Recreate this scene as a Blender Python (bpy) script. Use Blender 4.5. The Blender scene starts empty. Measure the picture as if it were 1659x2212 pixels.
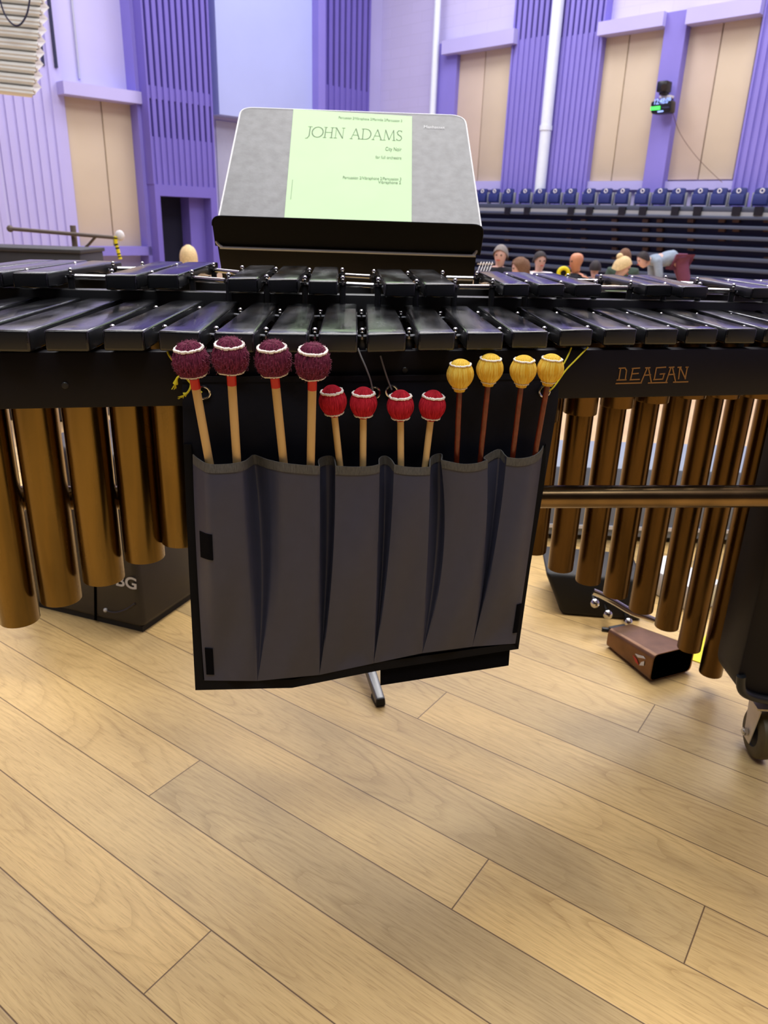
import bpy, bmesh, math, random
from math import sin, cos, pi, atan, radians, sqrt
from mathutils import Vector, Matrix, Euler
random.seed(7)
SC = bpy.context.scene
COL = SC.collection

# ------------------------------------------------------------------ camera
FPX, PITCH, ROLL, EYE = 1620.0, atan(.3907), radians(1.92), 1.03
CF = Vector((0, cos(PITCH), -sin(PITCH)))
_u = Vector((0, sin(PITCH), cos(PITCH))); _r = Vector((1, 0, 0))
CR = cos(ROLL) * _r + sin(ROLL) * _u
CU = -sin(ROLL) * _r + cos(ROLL) * _u
CAM = Vector((0, 0, EYE))
cd = bpy.data.cameras.new('camera')
cam = bpy.data.objects.new('camera', cd); COL.objects.link(cam)
cam.matrix_world = Matrix(((CR.x, CU.x, -CF.x, 0), (CR.y, CU.y, -CF.y, 0), (CR.z, CU.z, -CF.z, EYE), (0, 0, 0, 1)))
cd.sensor_fit = 'HORIZONTAL'; cd.sensor_width = 36.0
cd.lens = FPX / 1659 * 36.0
cd.clip_start = 0.02; cd.clip_end = 200
cd.dof.use_dof = True; cd.dof.focus_distance = 0.90; cd.dof.aperture_fstop = 15
SC.camera = cam

# ------------------------------------------------------------------ world, lights, exposure
W = bpy.data.worlds.new('world'); SC.world = W; W.use_nodes = True
W.node_tree.nodes['Background'].inputs[0].default_value = (0.8, 0.85, 1, 1)
W.node_tree.nodes['Background'].inputs[1].default_value = 0.05
SC.view_settings.view_transform = 'Standard'; SC.view_settings.look = 'None'
SC.view_settings.gamma = 1.0; SC.view_settings.use_curve_mapping = False
SC.view_settings.exposure = -1.0
SC.cycles.use_denoising = True
SC.cycles.max_bounces = 8; SC.cycles.diffuse_bounces = 4; SC.cycles.glossy_bounces = 4
SC.cycles.sample_clamp_indirect = 6.0

def area(name, loc, sx, sy, power, col=(1, .97, .93), rot=(0, 0, 0)):
    l = bpy.data.lights.new(name, 'AREA'); l.shape = 'RECTANGLE'; l.size = sx; l.size_y = sy
    l.energy = power; l.color = col
    o = bpy.data.objects.new(name, l); COL.objects.link(o); o.location = loc; o.rotation_euler = rot
    return o
area('stage_light_bank', (.6, 3.4, 8.5), 6, 2.4, 1250, (1, .96, .90))
area('house_light_bank', (0, -2.8, 9.5), 8, 2.5, 1150, (.93, .96, 1))
area('hall_light_bank', (0, 10.5, 11.5), 12, 4, 2400, (.97, .97, 1))
area('hall_light_bank', (-7, 17, 11.5), 5, 6, 1250, (.97, .97, 1))
area('hall_light_bank', (7, 15.5, 11.5), 5, 6, 1600, (.97, .97, 1))
area('hall_light_bank', (0, 21, 11.5), 6, 4, 1500, (.97, .97, 1))

# ------------------------------------------------------------------ pixel -> place
def ray(x, y): return CF + (x - 829.5) / FPX * CR - (y - 1106) / FPX * CU
def onz(x, y, z):
    d = ray(x, y); return CAM + d * ((z - EYE) / d.z)
def ony(x, y, Y):
    d = ray(x, y); return CAM + d * (Y / d.y)
def onp(x, y, p0, n):
    d = ray(x, y); return CAM + d * ((p0 - CAM).dot(n) / d.dot(n))
def lerp(a, b, t): return a + (b - a) * t

# ------------------------------------------------------------------ materials
def lin(c):
    def f(v):
        v /= 255.0
        return v / 12.92 if v <= .04045 else ((v + .055) / 1.055) ** 2.4
    return (f(c[0]), f(c[1]), f(c[2]), 1)

def mat(name, rgb, rough=.5, metal=0., var=.0, vscale=8., bump=0., bscale=200., spec=.5, stretch=None, coat=0., emit=0., rvar=0., sheen=0.):
    m = bpy.data.materials.new(name); m.use_nodes = True
    nt = m.node_tree; b = nt.nodes['Principled BSDF']
    b.inputs['Roughness'].default_value = rough; b.inputs['Metallic'].default_value = metal
    b.inputs['Specular IOR Level'].default_value = spec
    b.inputs['Coat Weight'].default_value = coat
    if sheen: b.inputs['Sheen Weight'].default_value = sheen
    c = lin(rgb); b.inputs['Base Color'].default_value = c
    tc = nt.nodes.new('ShaderNodeTexCoord'); mp = nt.nodes.new('ShaderNodeMapping')
    nt.links.new(tc.outputs['Object'], mp.inputs[0])
    if stretch: mp.inputs['Scale'].default_value = stretch
    n = nt.nodes.new('ShaderNodeTexNoise'); n.inputs['Scale'].default_value = vscale; n.inputs['Detail'].default_value = 4
    nt.links.new(mp.outputs[0], n.inputs['Vector'])
    r = nt.nodes.new('ShaderNodeValToRGB')
    v = max(var, .02)
    r.color_ramp.elements[0].position = .3; r.color_ramp.elements[1].position = .7
    r.color_ramp.elements[0].color = tuple(x * (1 - v) for x in c[:3]) + (1,)
    r.color_ramp.elements[1].color = tuple(min(1, x * (1 + v)) for x in c[:3]) + (1,)
    nt.links.new(n.outputs[0], r.inputs[0]); nt.links.new(r.outputs[0], b.inputs['Base Color'])
    if rvar:
        mr = nt.nodes.new('ShaderNodeMapRange'); mr.inputs[1].default_value = .3; mr.inputs[2].default_value = .7
        mr.inputs[3].default_value = max(0, rough - rvar); mr.inputs[4].default_value = rough + rvar
        nt.links.new(n.outputs[0], mr.inputs[0]); nt.links.new(mr.outputs[0], b.inputs['Roughness'])
    if bump:
        n2 = nt.nodes.new('ShaderNodeTexNoise'); n2.inputs['Scale'].default_value = bscale; n2.inputs['Detail'].default_value = 3
        nt.links.new(mp.outputs[0], n2.inputs['Vector'])
        bp = nt.nodes.new('ShaderNodeBump'); bp.inputs['Strength'].default_value = bump; bp.inputs['Distance'].default_value = .002
        nt.links.new(n2.outputs[0], bp.inputs['Height']); nt.links.new(bp.outputs[0], b.inputs['Normal'])
    if emit:
        b.inputs['Emission Color'].default_value = c; b.inputs['Emission Strength'].default_value = emit
    return m

def brick_mat(name, rgb, amt):
    m = mat(name, rgb, .8)
    nt = m.node_tree; b = nt.nodes['Principled BSDF']
    tc = nt.nodes.new('ShaderNodeTexCoord')
    bk = nt.nodes.new('ShaderNodeTexBrick'); c = lin(rgb)
    bk.inputs['Color1'].default_value = c; bk.inputs['Color2'].default_value = tuple(x * .97 for x in c[:3]) + (1,)
    bk.inputs['Mortar'].default_value = tuple(x * (1 - amt) for x in c[:3]) + (1,)
    bk.inputs['Scale'].default_value = 1; bk.inputs['Brick Width'].default_value = .9; bk.inputs['Row Height'].default_value = .3
    bk.inputs['Mortar Size'].default_value = .015
    nt.links.new(tc.outputs['UV'], bk.inputs['Vector']); nt.links.new(bk.outputs[0], b.inputs['Base Color'])
    return m

def floor_mat():
    m = bpy.data.materials.new('oak_planks'); m.use_nodes = True
    nt = m.node_tree; b = nt.nodes['Principled BSDF']; L = nt.links.new
    def N(t, **k):
        n = nt.nodes.new(t)
        for a, v in k.items(): setattr(n, a, v)
        return n
    uv = N('ShaderNodeUVMap', uv_map='grain'); ed = N('ShaderNodeUVMap', uv_map='edge'); ed2 = N('ShaderNodeUVMap', uv_map='edge_far')
    tint = N('ShaderNodeAttribute', attribute_name='tint')
    def noise(scale, vec, detail=4, rough=.55, dist=0.):
        mp = N('ShaderNodeMapping'); mp.inputs['Scale'].default_value = vec
        L(uv.outputs[0], mp.inputs[0])
        n = N('ShaderNodeTexNoise'); n.inputs['Scale'].default_value = scale; n.inputs['Detail'].default_value = detail
        n.inputs['Roughness'].default_value = rough; n.inputs['Distortion'].default_value = dist
        L(mp.outputs[0], n.inputs['Vector']); return n.outputs[0]
    def ramp(fac, p0, c0, p1, c1):
        r = N('ShaderNodeValToRGB'); e = r.color_ramp.elements
        e[0].position = p0; e[0].color = c0; e[1].position = p1; e[1].color = c1
        L(fac, r.inputs[0]); return r.outputs[0]
    def mix(f, a, c, mode='MIX'):
        x = N('ShaderNodeMix', data_type='RGBA', blend_type=mode)
        if isinstance(f, float): x.inputs[0].default_value = f
        else: L(f, x.inputs[0])
        for s, v in ((6, a), (7, c)):
            if isinstance(v, tuple): x.inputs[s].default_value = v
            else: L(v, x.inputs[s])
        return x.outputs[2]
    # plank body tint, greyed or honey
    base = mix(tint.outputs['Fac'], lin((198, 170, 118)), lin((220, 185, 121)))
    # cathedral figure: growth rings cut lengthwise, pith line at a different place in each plank
    def mth(op, a, c=None):
        x = N('ShaderNodeMath', operation=op)
        for k_, v_ in ((0, a), (1, c)):
            if v_ is None: continue
            if isinstance(v_, (int, float)): x.inputs[k_].default_value = v_
            else: L(v_, x.inputs[k_])
        return x.outputs[0]
    se = N('ShaderNodeSeparateXYZ'); L(ed.outputs[0], se.inputs[0])
    tn = tint.outputs['Fac']; t2 = mth('FRACT', mth('MULTIPLY', tn, 7.31)); t3 = mth('FRACT', mth('MULTIPLY', tn, 17.7))
    wob = mth('SUBTRACT', noise(1.0, (4.5, 14, 1), 2, .45), .5); wob2 = mth('SUBTRACT', noise(1.0, (1.6, 5, 1), 1, .4), .5)
    vv = mth('ADD', mth('SUBTRACT', se.outputs[1], mth('ADD', mth('MULTIPLY', t2, .10), .015)), mth('MULTIPLY', wob2, .03))
    uu = mth('SUBTRACT', se.outputs[0], mth('MULTIPLY', t3, 2.3))
    hh = mth('ADD', mth('ADD', mth('MULTIPLY', mth('ABSOLUTE', uu), .085), .004), mth('MULTIPLY', wob, .028))
    rr = mth('SQRT', mth('ADD', mth('MULTIPLY', vv, vv), mth('MULTIPLY', hh, hh)))
    ring = mth('FRACT', mth('MULTIPLY', rr, 115.0))
    fg = N('ShaderNodeValToRGB'); e = fg.color_ramp.elements
    e[0].position = 0; e[0].color = (.74, .70, .64, 1); e[1].position = .95; e[1].color = (.93, .92, .91, 1)
    k_ = e.new(.30); k_.color = (1, 1, 1, 1); k_ = e.new(.72); k_.color = (1.0, 1.0, 1.0, 1)
    L(ring, fg.inputs[0])
    msk = N('ShaderNodeMapRange'); msk.inputs[1].default_value = .38; msk.inputs[2].default_value = .66; msk.inputs[3].default_value = .25; msk.inputs[4].default_value = .85
    L(noise(1.0, (2.2, 11, 1), 2, .5), msk.inputs[0])
    base = mix(msk.outputs[0], base, fg.outputs[0], 'MULTIPLY')
    streak = ramp(noise(1.0, (5, 170, 1), 5, .6), .38, (.80, .76, .72, 1), .58, (1.03, 1.03, 1.03, 1))
    base = mix(.5, base, streak, 'MULTIPLY')
    pores = ramp(noise(1.0, (30, 480, 1), 2, .5), .34, (.70, .66, .60, 1), .46, (1, 1, 1, 1))
    base = mix(.55, base, pores, 'MULTIPLY')
    stain_shade = ramp(noise(1.0, (2.2, 4.5, 1), 3, .5, .4), .36, (.74, .74, .77, 1), .58, (1.03, 1.02, 1.0, 1))  # grey wear patches, with some of the floor's shading put in the colour
    base = mix(.8, base, stain_shade, 'MULTIPLY')
    # seams
    s1 = N('ShaderNodeSeparateXYZ'); s2 = N('ShaderNodeSeparateXYZ'); L(ed.outputs[0], s1.inputs[0]); L(ed2.outputs[0], s2.inputs[0])
    def mn(a, c):
        x = N('ShaderNodeMath', operation='MINIMUM'); L(a, x.inputs[0]); L(c, x.inputs[1]); return x.outputs[0]
    dmin = mn(mn(s1.outputs[0], s1.outputs[1]), mn(s2.outputs[0], s2.outputs[1]))
    seam = N('ShaderNodeMapRange'); seam.inputs[1].default_value = .0004; seam.inputs[2].default_value = .0016
    L(dmin, seam.inputs[0])
    base = mix(seam.outputs[0], lin((92, 66, 42)), base)
    L(base, b.inputs['Base Color'])
    b.inputs['Roughness'].default_value = .42
    b.inputs['Specular IOR Level'].default_value = .35
    bp = N('ShaderNodeBump'); bp.inputs['Strength'].default_value = .25; bp.inputs['Distance'].default_value = .001
    L(seam.outputs[0], bp.inputs['Height']); L(bp.outputs[0], b.inputs['Normal'])
    return m

def yarn(name, dark, light, fx, fz):
    m = mat(name, light, .9, spec=.15); nt = m.node_tree; b = nt.nodes['Principled BSDF']; L = nt.links.new
    tc = nt.nodes.new('ShaderNodeTexCoord'); sp = nt.nodes.new('ShaderNodeSeparateXYZ'); L(tc.outputs['Object'], sp.inputs[0])
    at = nt.nodes.new('ShaderNodeMath'); at.operation = 'ARCTAN2'; L(sp.outputs[0], at.inputs[0]); L(sp.outputs[1], at.inputs[1])
    def mul(o, k):
        x = nt.nodes.new('ShaderNodeMath'); x.operation = 'MULTIPLY'; L(o, x.inputs[0]); x.inputs[1].default_value = k; return x.outputs[0]
    cb = nt.nodes.new('ShaderNodeCombineXYZ'); L(mul(at.outputs[0], fx), cb.inputs[0]); L(mul(sp.outputs[2], fz), cb.inputs[1])
    n = nt.nodes.new('ShaderNodeTexNoise'); n.inputs['Scale'].default_value = 1; n.inputs['Detail'].default_value = 3; n.inputs['Distortion'].default_value = .6
    L(cb.outputs[0], n.inputs['Vector'])
    r = nt.nodes.new('ShaderNodeValToRGB'); r.color_ramp.elements[0].position = .36; r.color_ramp.elements[1].position = .64
    r.color_ramp.elements[0].color = lin(dark); r.color_ramp.elements[1].color = lin(light)
    L(n.outputs[0], r.inputs[0]); L(r.outputs[0], b.inputs['Base Color'])
    bp = nt.nodes.new('ShaderNodeBump'); bp.inputs['Strength'].default_value = .7; bp.inputs['Distance'].default_value = .0012
    L(n.outputs[0], bp.inputs['Height']); L(bp.outputs[0], b.inputs['Normal'])
    return m
MT = dict(
    bar=mat('black_lacquered_bar', (22, 23, 26), .19, 0, .25, 30, .10, 260, .6, (1, .25, 1), rvar=.09),
    bar_end=mat('black_bar_side', (22, 24, 28), .4),
    frame=mat('dark_brown_frame_wood', (15, 13, 20), .5, 0, .12, 14, .05, 120, .2),
    brass=mat('aged_brass', (122, 99, 56), .25, 1.0, .22, 9, 0, 100, rvar=.08, stretch=(3, 3, .6)),
    darkbrass=mat('dark_brass', (98, 74, 42), .30, 1.0, .25, 9, rvar=.08, stretch=(3, 3, .6)),  # darker brass for the back row and the right-hand tubes
    pole=mat('bronze_pole', (128, 106, 76), .25, 1.0, .2, 20),
    chrome=mat('chrome', (205, 205, 205), .15, 1.0),
    post=mat('black_post', (26, 27, 30), .4),
    gold=mat('gold_lettering', (150, 108, 58), .45, .3),
    hole=mat('black_cavity', (4, 4, 5), .9, spec=.0),
    back=mat('black_canvas', (8, 11, 24), .75, 0, .15, 30, .15, 900, .25),
    bind=mat('black_binding_tape', (9, 9, 13), .8, 0, .1, 30, .2, 1400, .2),
    velcro=mat('black_velcro', (5, 6, 12), .95, 0, .2, 400, .4, 1500, .1),
    pocket=mat('charcoal_nylon', (56, 60, 82), .5, 0, .05, 60, .10, 1800, .5),
    hem=mat('grey_ribbed_hem', (88, 88, 86), .7, 0, .25, 900, .3, 1400, .3, (1, 1, .15)),
    maroon=yarn('dark_maroon_yarn', (62, 16, 36), (138, 58, 88), 22, 110),
    maroonfuzz=mat('maroon_fuzz', (140, 72, 96), .9),
    red=yarn('crimson_yarn', (150, 16, 34), (214, 50, 66), 20, 60),
    yellow=yarn('yellow_yarn', (230, 172, 40), (255, 228, 110), 15, 50),
    white=mat('white_thread', (246, 240, 232), .85, 0, .1, 500),
    rattan=mat('pale_rattan', (226, 190, 128), .5, 0, .10, 60, .05, 300, stretch=(1, 1, .1)),
    rosewood=mat('red_brown_shaft', (112, 44, 22), .3, 0, .3, 120),
    redtape=mat('red_tape', (214, 40, 30), .45),
    ystring=mat('yellow_string', (226, 214, 40), .7),
    gstring=mat('grey_cord', (140, 142, 150), .6),
    stand=mat('black_stand_enamel', (7, 8, 14), .5, 0, .1, 10, spec=.12),
    deskgrey=mat('worn_grey_desk', (100, 102, 106), .5, .25, .16, 45, .1, 200),
    edge=mat('bare_metal_and_glint_edge', (205, 206, 210), .4, .3),  # desk edge metal; its pale colour also paints the tray fold's highlight
    paper=mat('pale_green_paper', (198, 232, 184), .8, 0, .02, 10),
    ink=mat('grey_ink', (112, 130, 106), .8),
    inkf=mat('faint_ink', (150, 172, 142), .8),
    badge=mat('pale_print', (214, 216, 220), .6),
    rubber=mat('black_rubber', (20, 20, 22), .7),
    legmetal=mat('grey_stand_leg', (120, 122, 126), .35, .6),
    case=mat('black_moulded_plastic', (44, 39, 37), .45, 0, .1, 20, .15, 500),
    letter=mat('white_stencil', (205, 205, 205), .7),
    cowbell=mat('bronze_cowbell', (120, 88, 64), .35, .75, .28, 14),
    lab1=mat('red_print', (190, 50, 40), .6), 
    shell=mat('black_drum_shell', (14, 12, 13), .6),
    ytape=mat('yellow_tape', (232, 214, 20), .6),
    zinc=mat('zinc_plate', (216, 206, 180), .45, .1, .06, 30),
    tyre=mat('olive_tyre', (74, 64, 34), .55, 0, .2, 30),
    pale=brick_mat('pale_lavender_blockwork', (206, 200, 238), .06),
    palep=mat('pale_lavender_paint', (190, 186, 230), .75, 0, .03, .6),
    blue=mat('pale_blue_lavender_paint', (172, 182, 232), .75, 0, .03, .6),
    lav=mat('lavender_fascia', (186, 180, 232), .7, 0, .02, 1),
    purple=mat('purple_paint', (134, 124, 208), .7, 0, .04, 1),
    purpled=mat('deep_purple_paint', (112, 100, 188), .7, 0, .04, 1),
    slot=mat('dark_slot', (44, 46, 76), .9),
    tan=mat('tan_fabric_board', (206, 190, 166), .9, 0, .04, .8),
    pink=mat('pinkish_tan_fabric_board', (202, 184, 168), .9, 0, .04, .8),
    whitep=mat('white_pipe_paint', (226, 234, 246), .6),
    ribbed=mat('ribbed_white_sheet', (232, 236, 236), .6),
    greyw=mat('grey_recess_paint', (176, 178, 200), .8),
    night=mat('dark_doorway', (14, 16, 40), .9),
    navy=mat('navy_seat', (34, 46, 112), .55, 0, .06, 4),
    navyd=mat('dark_navy_bleacher', (22, 28, 72), .7),
    boomc=mat('brown_painted_tube', (104, 92, 84), .6),
    steel=mat('grey_steel_nosing', (70, 78, 98), .5, .2),
    steell=mat('light_grey_fascia', (146, 150, 156), .55, .1),
    latch=mat('brown_bracket', (96, 68, 56), .7),
    screen=mat('black_screen', (10, 12, 18), .3),
    digit=mat('blue_led', (150, 180, 255), .5, emit=1.6),
    green=mat('green_led', (80, 255, 100), .5, emit=1.3),
    ceil=mat('ceiling_white', (215, 215, 222), .9),
    dark=mat('dark_drape', (46, 42, 44), .95, 0, .1, 2),
    hallfloor=mat('hall_floor_wood', (196, 164, 122), .5, 0, .1, 3),
    flight=mat('dark_grey_case', (48, 48, 52), .6),
    skin=mat('skin', (220, 178, 164), .6), skint=mat('tanned_skin', (206, 140, 104), .5),
    eye=mat('dark_eye', (40, 30, 28), .4),
    hairg=mat('grey_hair', (136, 128, 124), .8), hairb=mat('brown_hair', (112, 80, 58), .8, 0, .2, 60),
    haird=mat('dark_hair', (40, 32, 34), .7), hairy=mat('blonde_hair', (222, 196, 146), .7, 0, .15, 60),
    clblack=mat('black_cloth', (20, 22, 32), .9), clgreen=mat('sage_green_cloth', (150, 180, 150), .9),
    cldgreen=mat('dark_green_cloth', (60, 78, 66), .9),
    clgrey=mat('blue_grey_jacket', (142, 156, 172), .85, 0, .15, 12), clmar=mat('maroon_trousers', (116, 62, 88), .9, 0, .1, 10),
    clwhite=mat('white_cloth', (224, 222, 226), .85),
    panelg=mat('blue_grey_panel', (122, 132, 152), .6), stool=mat('black_chair_plastic', (24, 24, 28), .6),
)
MT['floor'] = floor_mat()

# ------------------------------------------------------------------ mesh builder
BASE = {}
class MB:
    def __init__(s): s.v = []; s.f = []; s.mi = []
    def add(s, vs, fs, mi=0):
        n = len(s.v); s.v += [Vector(v) for v in vs]
        for f in fs: s.f.append([n + i for i in f]); s.mi.append(mi)
        return s
    def hexa(s, b, t, mi=0):            # b, t: 4 points each, same winding
        return s.add(list(b) + list(t), [(3, 2, 1, 0), (4, 5, 6, 7), (0, 1, 5, 4), (1, 2, 6, 5), (2, 3, 7, 6), (3, 0, 4, 7)], mi)
    def box(s, c, sz, ax=None, mi=0):
        c = Vector(c); X, Y, Z = ax if ax else (Vector((1, 0, 0)), Vector((0, 1, 0)), Vector((0, 0, 1)))
        h = [x / 2 for x in sz]
        b = [c + X * (a * h[0]) + Y * (d * h[1]) - Z * h[2] for a, d in ((-1, -1), (1, -1), (1, 1), (-1, 1))]
        return s.hexa(b, [p + Z * sz[2] for p in b], mi)
    def prism(s, pts, vec, mi=0):
        n = len(pts); pts = [Vector(p) for p in pts]; vec = Vector(vec)
        return s.add(pts + [p + vec for p in pts], [list(range(n))[::-1], [n + i for i in range(n)]] + [(i, (i + 1) % n, n + (i + 1) % n, n + i) for i in range(n)], mi)
    def tube(s, path, r, seg=12, caps=True, mi=0, closed=False):
        path = [Vector(p) for p in path]; n = len(path)
        rs = r if isinstance(r, (list, tuple)) else [r] * n
        prev = None; vs = []
        for i, p in enumerate(path):
            a = path[(i - 1) % n] if (closed or i > 0) else p; c = path[(i + 1) % n] if (closed or i < n - 1) else p
            t = (c - a).normalized()
            if prev is None:
                x = t.orthogonal().normalized()
            else:
                x = (prev - t * prev.dot(t)).normalized()
            prev = x; y = t.cross(x)
            vs += [p + (x * cos(2 * pi * k / seg) + y * sin(2 * pi * k / seg)) * rs[i] for k in range(seg)]
        fs = []
        for i in range(n if closed else n - 1):
            j = (i + 1) % n
            fs += [(i * seg + k, i * seg + (k + 1) % seg, j * seg + (k + 1) % seg, j * seg + k) for k in range(seg)]
        if caps and not closed:
            fs += [list(range(seg))[::-1], [(n - 1) * seg + k for k in range(seg)]]
        return s.add(vs, fs, mi)
    def lathe(s, prof, o, z, seg=24, mi=0, x=None, fn=None):
        o = Vector(o); z = Vector(z).normalized(); x = x or z.orthogonal().normalized(); y = z.cross(x)
        vs = []
        for i, (r, h) in enumerate(prof):
            for k in range(seg):
                a = 2 * pi * k / seg
                rr = fn(i, a, r) if fn else r
                vs.append(o + z * h + (x * cos(a) + y * sin(a)) * rr)
        fs = [(i * seg + k, i * seg + (k + 1) % seg, (i + 1) * seg + (k + 1) % seg, (i + 1) * seg + k) for i in range(len(prof) - 1) for k in range(seg)]
        return s.add(vs, fs, mi)
    def ball(s, c, r, seg=16, sc=(1, 1, 1), mi=0):
        c = Vector(c); vs = []; rings = seg // 2
        for i in range(rings + 1):
            th = pi * i / rings
            for k in range(seg):
                a = 2 * pi * k / seg
                vs.append(c + Vector((sin(th) * cos(a) * sc[0], sin(th) * sin(a) * sc[1], cos(th) * sc[2])) * r)
        fs = [(i * seg + k, (i + 1) * seg + k, (i + 1) * seg + (k + 1) % seg, i * seg + (k + 1) % seg) for i in range(rings) for k in range(seg)]
        return s.add(vs, fs, mi)
    def grid(s, rows, mi=0):
        n = len(rows[0]); vs = [p for r in rows for p in r]
        return s.add(vs, [(i * n + j, i * n + j + 1, (i + 1) * n + j + 1, (i + 1) * n + j) for i in range(len(rows) - 1) for j in range(n - 1)], mi)
    def build(s, name, m, parent=None, smooth=False, bevel=0, seg=2, solid=0, angle=35, merge=True):
        me = bpy.data.meshes.new(name)
        if parent is None:
            lo = Vector((sum(v.x for v in s.v) / len(s.v), sum(v.y for v in s.v) / len(s.v), min(v.z for v in s.v)))
        else:
            lo = BASE[parent]
        me.from_pydata([tuple(v - lo) for v in s.v], [], s.f)
        for q in (m if isinstance(m, (list, tuple)) else [m]): me.materials.append(q)
        me.polygons.foreach_set('material_index', s.mi)
        bm = bmesh.new(); bm.from_mesh(me)
        if merge: bmesh.ops.remove_doubles(bm, verts=bm.verts, dist=1e-6)
        bmesh.ops.recalc_face_normals(bm, faces=bm.faces)
        if solid:
            bmesh.ops.solidify(bm, geom=list(bm.faces), thickness=solid)
        if bevel:
            es = [e for e in bm.edges if len(e.link_faces) == 2 and e.calc_face_angle(0) > radians(angle)]
            bmesh.ops.bevel(bm, geom=es, offset=bevel, segments=seg, profile=.5, affect='EDGES', clamp_overlap=True)
        if smooth or bevel:
            for f in bm.faces: f.smooth = True
            for e in bm.edges:
                if len(e.link_faces) == 2 and e.calc_face_angle(0) > radians(40): e.smooth = False
        bm.to_mesh(me); bm.free()
        o = bpy.data.objects.new(name, me); COL.objects.link(o)
        if parent is None: o.location = lo
        else: o.parent = parent
        BASE[o] = lo
        return o

def thing(name, label, cat, loc=(0, 0, 0), group=None):
    o = bpy.data.objects.new(name, None); COL.objects.link(o); o.location = loc; o.empty_display_size = .05
    o['label'] = label; o['category'] = cat
    if group: o['group'] = group
    BASE[o] = Vector(loc)
    return o
def tag(o, label, cat, group=None):
    o['label'] = label; o['category'] = cat
    if group: o['group'] = group
    return o
def struct(o): o['kind'] = 'structure'; return o
def copy_tree(o, parent=None):
    c = o.copy(); COL.objects.link(c)
    if parent is not None: c.parent = parent; c.matrix_parent_inverse = Matrix()
    for ch in [k for k in COL.objects if k.parent == o]: copy_tree(ch, c)
    return c
def text_mesh(body, name, m, parent, origin, ex, ey, size, align='LEFT', bold=0., depth=.0004, width=None):
    cu = bpy.data.curves.new(name, 'FONT'); cu.body = body; cu.size = 1; cu.align_x = align; cu.offset = bold; cu.extrude = 0
    t = bpy.data.objects.new(name, cu); COL.objects.link(t)
    dg = bpy.context.evaluated_depsgraph_get()
    me = bpy.data.meshes.new_from_object(t.evaluated_get(dg))
    bpy.data.objects.remove(t)
    ez = ex.cross(ey); base = BASE[parent]
    xs = [v.co.x for v in me.vertices]; sx = size
    if width: sx = width / max(1e-6, max(xs) - min(xs))
    for v in me.vertices:
        p = origin + ex * (v.co.x * sx) + ey * (v.co.y * size) + ez * depth
        v.co = p - base
    me.materials.clear(); me.materials.append(m)
    o = bpy.data.objects.new(name, me); COL.objects.link(o); o.parent = parent; BASE[o] = base
    return o

def curve_pts(pts, k=6):
    out = []
    for i in range(len(pts) - 1):
        p0, p1, p2, p3 = pts[max(0, i - 1)], pts[i], pts[i + 1], pts[min(len(pts) - 1, i + 2)]
        for j in range(k):
            t = j / k; out.append(.5 * (2 * p1 + (p2 - p0) * t + (2 * p0 - 5 * p1 + 4 * p2 - p3) * t * t + (3 * p1 - p0 - 3 * p2 + p3) * t ** 3))
    return out + [pts[-1]]
def round_poly(pts, rads, k=6):
    out = []; n_ = len(pts)
    for i, p in enumerate(pts):
        a = pts[i - 1] - p; b = pts[(i + 1) % n_] - p; r = rads[i]
        if r == 0: out.append(p); continue
        a = p + a.normalized() * r; b = p + b.normalized() * r
        for j in range(k + 1):
            t = j / k; out.append(a * (1 - t) ** 2 + p * 2 * t * (1 - t) + b * t * t)
    return out
# ================================================================== SETTING
HF = -0.62                                    # hall floor, lower than the stage riser
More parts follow.
